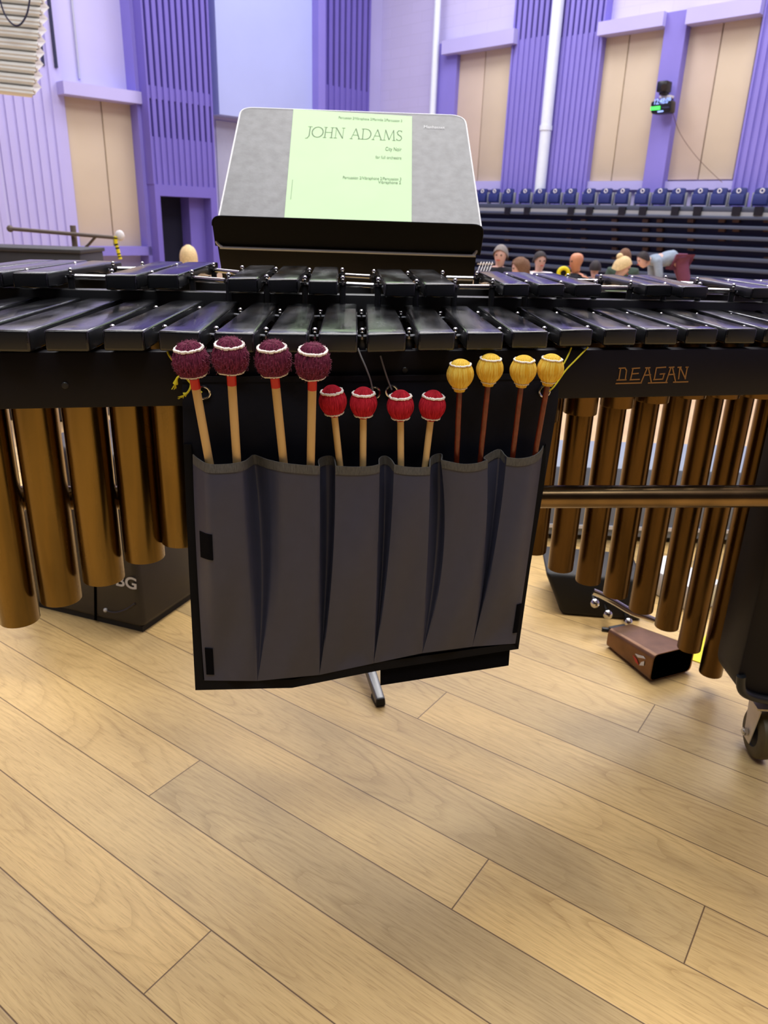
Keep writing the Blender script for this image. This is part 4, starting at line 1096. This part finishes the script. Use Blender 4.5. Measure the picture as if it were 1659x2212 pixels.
for r_i, y in enumerate((477, 497, 517, 538, 559)):
    for k in range(11):
        x = 1095 + k * 55 + (k % 3) * 12
        u, z = BP.sz(x, y, OFF - .12)
        if proto is None:
            mb = MB(); proto_c = BP.pt(u, z, OFF - .16)
            mb.box(proto_c, (.15, .12, .08), (WR.e, WR.n, Vector((0, 0, 1)))); proto = mb.build('bracket', MT['latch'], ble)
        else:
            c = proto.copy(); COL.objects.link(c); c.parent = ble
            c.location = BP.pt(u, z, OFF - .16) - proto_c
for k, x in enumerate((1098, 1140, 1235, 1275, 1345, 1390, 1460, 1508, 1592, 1640)):
    u, z = BP.sz(x, 457, OFF); mb = MB(); BP.box(mb, u - .1, u + .1, z - .09, z + .11, OFF - .1, OFF + .06); mb.build('deck_bracket', MT['screen'], ble)
# folding seats
SX = [1042, 1068, 1098, 1134, 1166, 1198.6, 1232, 1272, 1308, 1344, 1387, 1425, 1464, 1511.6, 1553, 1594.5, 1645]
zb_s = tz(444); zt_s = BP.sz(1400, 405, OFF)[1]; sh_ = zt_s - zb_s
seat = None
ords = ['first', 'second', 'third', 'fourth', 'fifth', 'sixth', 'seventh', 'eighth', 'ninth', 'tenth', 'eleventh', 'twelfth', 'thirteenth', 'fourteenth', 'fifteenth', 'sixteenth', 'last']
WX = Vector((0, 0, 1))
us = [BP.sz(x, 424, OFF - .3)[0] for x in SX]
sw = (us[-1] - us[0]) / 16 * .70
for i, u in enumerate(us):
    base = BP.pt(u, zb_s, OFF - .4)
    if seat is None:
        seat = thing('folding_seat', '', 'seat', base, 'navy folding seats on the top tier')
        e_ = WR.e; pts = [base + e_ * a + WX * b + WR.n * .06 for a, b in ((-sw / 2, .03), (sw / 2, .03), (sw / 2, sh_), (-sw / 2, sh_))]
        mb = MB(); mb.prism(round_poly(pts, [.02, .02, .05, .14], 5), WR.n * .05); sb = mb.build('seat_back', MT['navy'], seat, bevel=.01)
        BASE[sb] = BASE[seat]
        bc_ = base + WX * (sh_ * .84) + WR.n * .115
        mb = MB(); mb.tube([bc_ + e_ * cos(a) * .045 + WX * sin(a) * .045 for a in [2 * pi * k / 16 for k in range(16)]], .014, 6, closed=True); mb.build('number_badge', MT['clwhite'], sb)
        mb = MB(); mb.box(base + WX * (sh_ * .40) + WR.n * .15, (sw * .94, .07, sh_ * .55), (WR.e, WR.n, WX)); mb.build('folded_seat', MT['navy'], seat, bevel=.02)
        for s in (-1, 1):
            mb = MB(); mb.box(base + e_ * s * sw * .555 + WX * (sh_ * .38) + WR.n * .05, (.035, .09, sh_ * .76), (WR.e, WR.n, WX)); mb.build('arm_bracket', MT['steell'], seat, bevel=.008)
        s_ = seat
    else:
        s_ = copy_tree(seat); s_.location = base
    s_['label'] = '%s navy folding seat from the music stand along the top row' % ords[i] if i < 16 else 'navy folding seat at the right end of the top row in view'
# digital clock on the purple pillar with a camera above it
def WQ(x, y, d): 
    u, z = WR.sz(x, y, d); return WR.pt(u, z, d)
ck = thing('digital_clock', 'black digital clock with blue digits and green bar on the purple pillar', 'clock', WQ(1427, 247, .55))
mb = MB(); qs = [WQ(x, y, .75) for x, y in ((1406, 247), (1448, 243), (1450, 214), (1406, 219))]; mb.prism(round_poly(qs, [.08] * 4, 4), WR.n * -.25); mb.build('housing', MT['screen'], ck, bevel=.01)
dg_o = WQ(1411, 226, .77); dg_e = (WQ(1446, 222, .77) - dg_o)
text_mesh('12:48:09', 'digits', MT['digit'], ck, dg_o, dg_e.normalized(), WX, .17, bold=.01, width=dg_e.length, depth=0)
mb = MB(); mb.prism([WQ(x, y, .76) for x, y in ((1406, 238.5), (1426, 237), (1426.5, 229), (1406.5, 231))], WR.n * .02); mb.build('green_bar', MT['green'], ck)
mb = MB(); mb.prism([WQ(x, y, .76) for x, y in ((1430, 234.5), (1446, 233), (1446, 230), (1430, 231))], WR.n * .015); mb.build('dim_bar', MT['slot'], ck)
mb = MB(); mb.prism([WQ(x, y, .76) for x, y in ((1421, 243), (1433, 241.5), (1433, 238.5), (1421, 240))], WR.n * .015); mb.build('caption_bar', MT['digit'], ck)
mb = MB(); q = WQ(1440, 210, .45); mb.box(q, (.3, .2, .06), (WR.e, WR.n, WX)); mb.tube([WQ(1436, 210, .37), WQ(1436, 214, .56)], .03, 8); mb.build('bracket', MT['clwhite'], ck, bevel=.01)
cm_ = thing('wall_camera', 'small black camera mounted on the purple pillar above the digital clock', 'camera', WQ(1436, 203, .5))
mb = MB(); mb.box(WQ(1435, 188, .62), (.27, .30, .25), (WR.e, WR.n, WX)); mb.build('camera_head', MT['screen'], cm_, bevel=.04)
mb = MB(); mb.tube([WQ(1434, 188, .75), WQ(1434, 188, .84)], .07, 14); mb.build('lens', MT['eye'], cm_)
mb = MB(); mb.box(WQ(1435, 199, .55), (.18, .2, .14), (WR.e, WR.n, WX)); mb.build('base', MT['screen'], cm_, bevel=.02)
mb = MB(); mb.tube(curve_pts([WQ(x, y, .4) for x, y in ((1452, 240), (1470, 290), (1510, 345), (1560, 394))], 6), .007, 6)
tag(mb.build('cable', MT['latch'], smooth=True), 'thin cable sagging across the tan panel right of the clock', 'cable')
# ribbed white reflector, top left
RY = 9.0
rf = thing('ribbed_reflector', 'white ribbed hanging panel in the top left corner', 'panel', ony(20, 205, RY))
rows = []
nr = 11
for k in range(nr * 6 + 1):
    t = k / (nr * 6); y = lerp(-60, 211, t); xr_ = 94 - t * 24
    bulge = abs(sin(pi * (t * nr))) ** .6 * .06 + .02 * abs(sin(pi * t * nr * 2))
    rows.append([ony(-160, y - 22, RY - bulge - .1), ony(-60, y - 14, RY - bulge), ony(xr_, y, RY - bulge)])
MB().grid(rows).build('ribbed_sheet', MT['ribbed'], rf, smooth=True, solid=.06)
mb = MB(); mb.tube(curve_pts([ony(x, y, RY - .2) for x, y in ((-4, -30), (0, 0), (12, 34), (30, 54), (45, 52), (58, 30), (64, 0), (66, -30))], 5), .009, 6); mb.build('cable', MT['slot'], rf, smooth=True)
mb = MB()
for x in (-120, 60):
    p_ = ony(x, -60, RY); mb.tube([p_, Vector((p_.x, p_.y, ZT))], .02, 6)
mb.build('hanger', MT['steel'], rf)
# boom stand at left
BY = 7.0
bs = thing('boom_stand', 'thin brown boom stand with horizontal bar in front of the left wall', 'stand', Vector((ony(157, 530, BY).x, BY, HF)))
p0 = ony(157, 487, BY); MB().tube([Vector((p0.x, BY, HF)), p0], .025, 10).build('post', MT['boomc'], bs, smooth=True)
MB().tube([ony(21, 494, BY - .05), ony(257, 514, BY - .05)], .016, 10).build('boom', MT['boomc'], bs, smooth=True)
MB().ball(ony(22, 494, BY - .05), .03, 10).build('end_knob', MT['boomc'], bs)
MB().tube([ony(207, 511, BY - .05), ony(192, 528, BY), ony(178, 541, BY)], .012, 8).build('stay', MT['boomc'], bs)
mb = MB(); b_ = Vector((p0.x, BY, HF))
for k in range(3):
    a = k * 2.094 + .5; mb.tube([b_ + Vector((0, 0, .25)), b_ + Vector((cos(a) * .26, sin(a) * .26, .015))], .014, 8)
mb.build('tripod_base', MT['boomc'], bs)
mb = MB(); mb.ball(ony(259, 509, BY - .09), .042, 12, (1, .7, 1.1)); tag(mb.build('white_cloth', MT['clwhite'], smooth=True), 'white cloth bundled at the right tip of the boom stand bar', 'cloth')
mb = MB()
sp = [ony(x, y, BY - .11) for x, y in ((250, 511), (250, 523), (254, 538), (257, 550), (260, 560))]
cp = curve_pts(sp, 4)
for i in range(len(cp) - 1): mb.tube([cp[i], cp[i + 1]], .017, 8, mi=i % 2 if i % 3 else 0)
tag(mb.build('hazard_strap', [MT['ytape'], MT['screen']], smooth=True), 'yellow and black strap hanging from the boom stand bar', 'strap')
fc = thing('flight_case', 'dark grey flight case low at the left edge behind the marimba', 'case', (-3.6, 6.4, HF))
pt_ = ony(80, 540, 6.2); 
MB().box((ony(70, 545, 6.4).x, 6.3, (HF + pt_.z) / 2), (1.05, .5, pt_.z - HF)).build('body', MT['flight'], fc, bevel=.02)
MB().box((ony(70, 545, 6.4).x, 6.3, pt_.z + .005), (1.07, .52, .03)).build('lid_rim', MT['flight'], fc, bevel=.006)

# ================================================================== PEOPLE
def skin_mesh(verts, edges, radii, sub=1):
    me = bpy.data.meshes.new('tmp'); me.from_pydata(verts, edges, [])
    o = bpy.data.objects.new('tmp', me); COL.objects.link(o)
    md = o.modifiers.new('s', 'SKIN')
    for i, r in enumerate(radii):
        r = r if isinstance(r, tuple) else (r, r)
        me.skin_vertices[0].data[i].radius = r; me.skin_vertices[0].data[i].use_root = (i == 0)
    sb = o.modifiers.new('u', 'SUBSURF'); sb.levels = sub
    dg = bpy.context.evaluated_depsgraph_get(); dg.update()
    out = bpy.data.meshes.new_from_object(o.evaluated_get(dg))
    bpy.data.objects.remove(o); bpy.data.meshes.remove(me)
    return out
def place_mesh(name, me, m, parent, mats):
    me.name = name; me.materials.clear(); me.materials.append(m)
    for p in me.polygons: p.use_smooth = True
    o = bpy.data.objects.new(name, me); COL.objects.link(o); o.parent = parent; BASE[o] = BASE[parent]
    return o
class Sk:
    def __init__(s): s.v = []; s.e = []; s.r = []
    def add(s, p, r, par=None):
        s.v.append(tuple(p)); s.r.append(r); i = len(s.v) - 1
        if par is not None: s.e.append((par, i))
        return i
    def chain(s, par, pts):
        for p, r in pts: par = s.add(p, r, par)
        return par
def head_parts(root, hc, yaw, tilt, skinm, hairm, hair, k=1.0):
    """hair cap, eyes for a head centred on hc; returns face transform"""
    Mx = Matrix.Translation(hc) @ Matrix.Rotation(yaw, 4, 'Z') @ Matrix.Rotation(tilt, 4, 'X')
    def X(a, b, c): return Mx @ Vector((a * k, b * k, c * k))
    mb = MB()
    for s in (-1, 1): mb.ball(X(.032 * s, -.083, .012), .011 * k, 8)
    mb.build('eyes', MT['eye'], root)
    mb = MB(); mb.tube([X(-.022, -.088, -.052), X(0, -.094, -.05), X(.022, -.088, -.052)], .006 * k, 6); mb.build('mouth', MT['lab1'], root)
    if hair:
        mb = MB(); seg = 20; vs = []; rows = []
        low = {'short': -.02, 'bald': -.05, 'long': -.16, 'bun': -.05, 'curly': -.10}[hair]
        for i in range(9):
            th = (i / 8) * 1.0
            row = []
            for j in range(seg + 1):
                a = 2 * pi * j / seg
                back = (1 + sin(a)) / 2                      # 1 at the back
                lowest = lerp(.075, low, min(1, back * 1.7))
                z = lerp(.135, lowest, th)
                q = max(0, 1 - (max(z, 0) / .137) ** 2) ** .5 if z > 0 else 1.0
                wob = 1 + (.09 * sin(5 * a + i) if hair == 'curly' else 0)
                row.append(X(cos(a) *   .100 * q * wob, sin(a) * .120 * q * wob + .008, z * 1.06))
            rows.append(row)
        if hair != 'bald':
            mb.grid(rows)
            if hair == 'bun': mb.ball(X(0, .09, .11), .045 * k, 12)
            if hair == 'long': mb.ball(X(0, .085, -.10), .075 * k, 12, (.9, .5, 1.3))
            mb.build('hair', hairm, root, smooth=True)
def body_head(sk, neck, hc, yaw, tilt, k):
    Mx = Matrix.Translation(hc) @ Matrix.Rotation(yaw, 4, 'Z') @ Matrix.Rotation(tilt, 4, 'X')
    def X(a, b, c): return Mx @ Vector((a * k, b * k, c * k))
    a = sk.chain(neck, [(X(0, .01, -.10), .056 * k), (X(0, -.015, -.045), (.070 * k, .078 * k)), (X(0, .0, .03), (.088 * k, .106 * k)), (X(0, .01, .085), (.076 * k, .094 * k)), (X(0, .01, .118), (.035 * k, .045 * k))])
    return X
def hand(sk, wrist, d, side, k, up):
    d = d.normalized(); side = side.normalized(); palm = sk.add(wrist + d * .05 * k, .030 * k, None); sk.e.append((sk._w, palm))
    kn = sk.add(wrist + d * .085 * k, (.034 * k, .022 * k), palm)
    for j, (o_, l) in enumerate(((-.03, .065), (-.01, .075), (.01, .07), (.03, .055))):
        b = wrist + d * .095 * k + side * o_ * k
        sk.chain(kn, [(b + d * .01 * k, .010 * k), (b + d * l * .6 * k - up * .012 * k, .009 * k), (b + d * l * k - up * .03 * k, .007 * k)])
    t = wrist + d * .04 * k - side * .035 * k
    sk.chain(palm, [(t, .012 * k), (t - side * .018 * k + d * .03 * k, .009 * k)])
def seated(label, hp, d, yaw, skinm, hairm, hair, topm, trm, head_yaw=0., tilt=0., chair=True, short=''):
    top = ony(hp[0], hp[1], d); k = (top.z - HF) / 1.36; k = max(.82, min(1.12, k))
    base = Vector((top.x, top.y, HF)); root = thing('person', label, 'person', base)
    hz_ = top.z - HF - .13 * k
    R_ = Matrix.Rotation(yaw, 4, 'Z')
    def L_(x, y, z): return Vector((R_ @ Vector((x * k, y * k, 0)))) + Vector((0, 0, z * k))
    off = Vector((0, 0, (top.z - HF) - 1.36 * k))                # leftover height goes to the seat
    def G(x, y, z): return L_(x, y, z) + off
    hcl = G(0, -.02, 1.225)
    for part in ('body', 'top', 'trousers'):
        sk = Sk(); g = .024 * k if part != 'body' else 0
        pel = sk.add(G(0, .02, .53), (.15 * k + g, .11 * k + g))
        if part in ('body', 'top'):
            ch = sk.chain(pel, [(G(0, .02, .72), (.135 * k + g, .10 * k + g)), (G(0, .01, .90), (.155 * k + g, .105 * k + g)), (G(0, .0, 1.03), (.12 * k + g, .085 * k + g))])
            if part == 'body':
                nk = sk.add(G(0, -.005, 1.09), .054 * k, ch); body_head(sk, nk, hcl, yaw + head_yaw, tilt, k)
            else:
                sk.add(G(0, -.002, 1.09), .062 * k, ch)
            for s in (-1, 1):
                a = sk.chain(ch, [(G(.18 * s, .0, 1.02), .062 * k + g), (G(.235 * s, .02, .80), .047 * k + g), (G(.25 * s, -.03, .68), .041 * k + g), (G(.19 * s, -.17, .62), .036 * k + g)])
                if part == 'body':
                    w = G(.12 * s, -.29, .61); wi = sk.add(w, .025 * k, a); sk._w = wi
                    hand(sk, w, (G(.06 * s, -.40, .60) - w), L_(0, 1, 0) * s * -1 if False else (G(1, 0, 0) - G(0, 0, 0)), k, Vector((0, 0, 1)))
                else: sk.add(G(.135 * s, -.27, .61), .032 * k + g, a)
        if part in ('body', 'trousers'):
            for s in (-1, 1):
                a = sk.chain(pel, [(G(.095 * s, -.04, .52), .088 * k + g), (G(.12 * s, -.42, .52), .062 * k + g)])
                fz = G(.12 * s, -.40, 0); fz.z = 0
                an = Vector((fz.x, fz.y, .08)); a = sk.chain(a, [(G(.12 * s, -.41, .30).lerp(an, .15), .055 * k + g), (an, .036 * k + g)])
                if part == 'body': sk.chain(a, [(Vector((fz.x, fz.y, .035)) + L_(0, -.06, 0), .035), (Vector((fz.x, fz.y, .03)) + L_(0, -.15, 0), .03)])
        me = skin_mesh(sk.v, sk.e, sk.r, 1)
        place_mesh(part if part != 'top' else 'pullover', me, {'body': skinm, 'top': topm, 'trousers': trm}[part], root, None)
    # nose and ears join the face as part of the body outline
    head_parts(root, base + hcl, yaw + head_yaw, tilt, skinm, hairm, hair, k)
    if chair:
        cz = HF; sz_ = base + off + L_(0, .02, .42); zs_ = sz_.z
        cth = thing('chair', 'black orchestra chair under the ' + short, 'chair', base, 'orchestra chairs')
        ax = (L_(1, 0, 0).normalized(), L_(0, 1, 0).normalized(), Vector((0, 0, 1)))
        MB().box(Vector((base.x, base.y, zs_ - .09)) + L_(0, .0, 0), (.44, .44, .03), ax).build('seat', MT['stool'], cth, bevel=.008)
        MB().box(Vector((base.x, base.y, zs_ + .22)) + L_(0, .27, 0), (.42, .025, .3), ax).build('backrest', MT['stool'], cth, bevel=.008)
        for s in (-1, 1):
            for t in (-1, 1):
                p_ = Vector((base.x, base.y, 0)) + L_(.23 * s, .19 * t if t < 0 else .235 * t, 0)
                MB().tube([Vector((p_.x, p_.y, HF)), Vector((p_.x, p_.y, zs_ - .10 if t < 0 else zs_ + .3))], .012, 8).build('leg', MT['stool'], cth)
    return root
seated('grey-haired person in black pullover, sitting leftmost on the right side', (1081, 529), 10.5, .5, MT['skin'], MT['hairg'], 'short', MT['clblack'], MT['clblack'], -.9, short='grey-haired person')
seated('person with curly brown hair between the grey-haired and dark-haired persons', (1127, 556), 8.9, -.9, MT['skin'], MT['hairb'], 'curly', MT['clwhite'], MT['clblack'], -.5, short='curly-haired person')
seated('person with tied dark hair and pale top, left of the yellow reel', (1167, 543), 10.8, .3, MT['skin'], MT['haird'], 'short', MT['clwhite'], MT['clblack'], -.1, short='dark-haired person in pale top')
seated('bald person in black jacket turned to the left', (1250, 543), 10.2, -1.0, MT['skint'], MT['haird'], 'bald', MT['clblack'], MT['clblack'], -.3, short='bald person')
seated('person in dark clothes with dark hair, just right of the bald person', (1288, 563), 11.5, 3.1, MT['skin'], MT['haird'], 'short', MT['clblack'], MT['clblack'], 0, short='person in dark clothes beside the bald person')
seated('blonde person with a bun and sage green top, bending forward', (1345, 554), 9.8, 1.0, MT['skin'], MT['hairy'], 'bun', MT['clgreen'], MT['clblack'], .2, .3, short='blonde person with a bun')
seated('brown-haired person in dark green behind the blonde person', (1352, 537), 12.2, 2.9, MT['skin'], MT['hairb'], 'short', MT['cldgreen'], MT['clblack'], 0, short='person in dark green')
seated('blonde person in the far left doorway', (405, 530), 8.6, 3.1, MT['skin'], MT['hairy'], 'long', MT['clblack'], MT['clblack'], .2, short='blonde person in the doorway')
# person bending forward, grey jacket and maroon trousers
def bender():
    d = 15.5; hip = ony(1468, 541, d); base = Vector((hip.x + .08, d, HF)); root = thing('person', 'dark-haired person in blue-grey jacket and maroon trousers, bent over to the left', 'person', base)
    H_ = hip.z - HF; k = H_ / 1.08
    def G(x, y, z): return Vector((x, y, z)) * k
    hipl = Vector((hip.x - base.x, 0, H_ - .10 * k))
    shl = ony(1412, 563, d) - base; hdl = ony(1388, 562, d - .1) - base
    for part in ('body', 'jacket', 'trousers'):
        sk = Sk(); g = .02 * k if part != 'body' else 0
        pel = sk.add(hipl, (.15 * k + g, .13 * k + g))
        if part != 'trousers':
            ch = sk.chain(pel, [(hipl.lerp(shl, .35), (.13 * k + g, .11 * k + g)), (hipl.lerp(shl, .75), (.145 * k + g, .11 * k + g)), (shl, (.11 * k + g, .09 * k + g))])
            nk = sk.add(shl.lerp(hdl, .45), .055 * k + g, ch)
            if part == 'body': body_head(sk, nk, hdl, -1.3, .25, k)
            for s in (-1, 1):
                sp_ = shl + G(.02, .16 * s, -.02)
                a = sk.chain(ch, [(sp_, .06 * k + g), (sp_ + G(.06, .03 * s, -.26), .05 * k + g), (sp_ + G(.0, -.02, -.42), .042 * k + g)])
                w = sp_ + G(-.05, -.04, -.54)
                if part == 'body':
                    sk._w = sk.add(w, .026 * k, a); hand(sk, w, G(-.2, 0, -1), Vector((0, 1, 0)), k, Vector((1, 0, 0)))
                else: sk.add(w + G(.01, 0, .03), .036 * k + g, a)
        if part != 'jacket':
            for s in (-1, 1):
                fx = ony(1487 + 4 * s, 600, d).x - base.x
                a = sk.chain(pel, [(hipl + G(.02, .10 * s, -.06), .095 * k + g), (Vector((fx - .02, .12 * s * k, .50 * k)), .066 * k + g), (Vector((fx + .05, .12 * s * k, .28 * k)), .055 * k + g), (Vector((fx + .06, .12 * s * k, .09)), .04 * k + g)])
                if part == 'body': sk.chain(a, [(Vector((fx - .02, .12 * s * k, .04)), .038), (Vector((fx - .12, .12 * s * k, .035)), .03)])
        me = skin_mesh(sk.v, sk.e, sk.r, 1)
        place_mesh(part, me, {'body': MT['skin'], 'jacket': MT['clgrey'], 'trousers': MT['clmar']}[part], root, None)
    head_parts(root, base + hdl, -1.3, .25, MT['skin'], MT['haird'], 'short', k)
bender()
# yellow reel
c = ony(1217, 590, 9.0); 
yr = thing('cable_reel', 'yellow ring-shaped reel left of the bald person', 'reel', (c.x, c.y, HF))
mb = MB(); mb.tube([c + Vector((cos(a) * .055, 0, sin(a) * .055)) for a in [2 * pi * k / 24 for k in range(24)]], .022, 8, closed=True); mb.build('ring', MT['ytape'], yr, smooth=True)
MB().tube([c + Vector((0, .02, 0)), c + Vector((0, .05, 0))], .05, 16).build('core', MT['screen'], yr)
MB().tube([Vector((c.x, c.y + .035, HF)), c + Vector((0, .035, -.05))], .012, 8).build('support', MT['screen'], yr)
# chrome wire chair back beside the music stand
ws = thing('wire_stand', 'folding wire music stand just right of the big music stand', 'music stand', Vector((ony(1046, 590, 8.0).x, 8.0, HF)))
mb = MB()
for k in range(5):
    mb.tube([ony(1030 + k * 6, 592, 8.0), ony(1040 + k * 6, 566, 8.05)], .005, 6)
for y in (570, 588): mb.tube([ony(1031, y, 8.02), ony(1066, y, 8.02)], .005, 6)
mb.build('wire_desk', MT['chrome'], ws)
b_ = ony(1046, 592, 8.0); mb = MB(); mb.tube([b_, Vector((b_.x, 8.0, HF + .2))], .01, 8)
for k in range(3):
    a = k * 2.094; mb.tube([Vector((b_.x, 8, HF + .3)), Vector((b_.x + cos(a) * .25, 8 + sin(a) * .25, HF + .01))], .008, 6)
mb.build('tripod', MT['chrome'], ws)
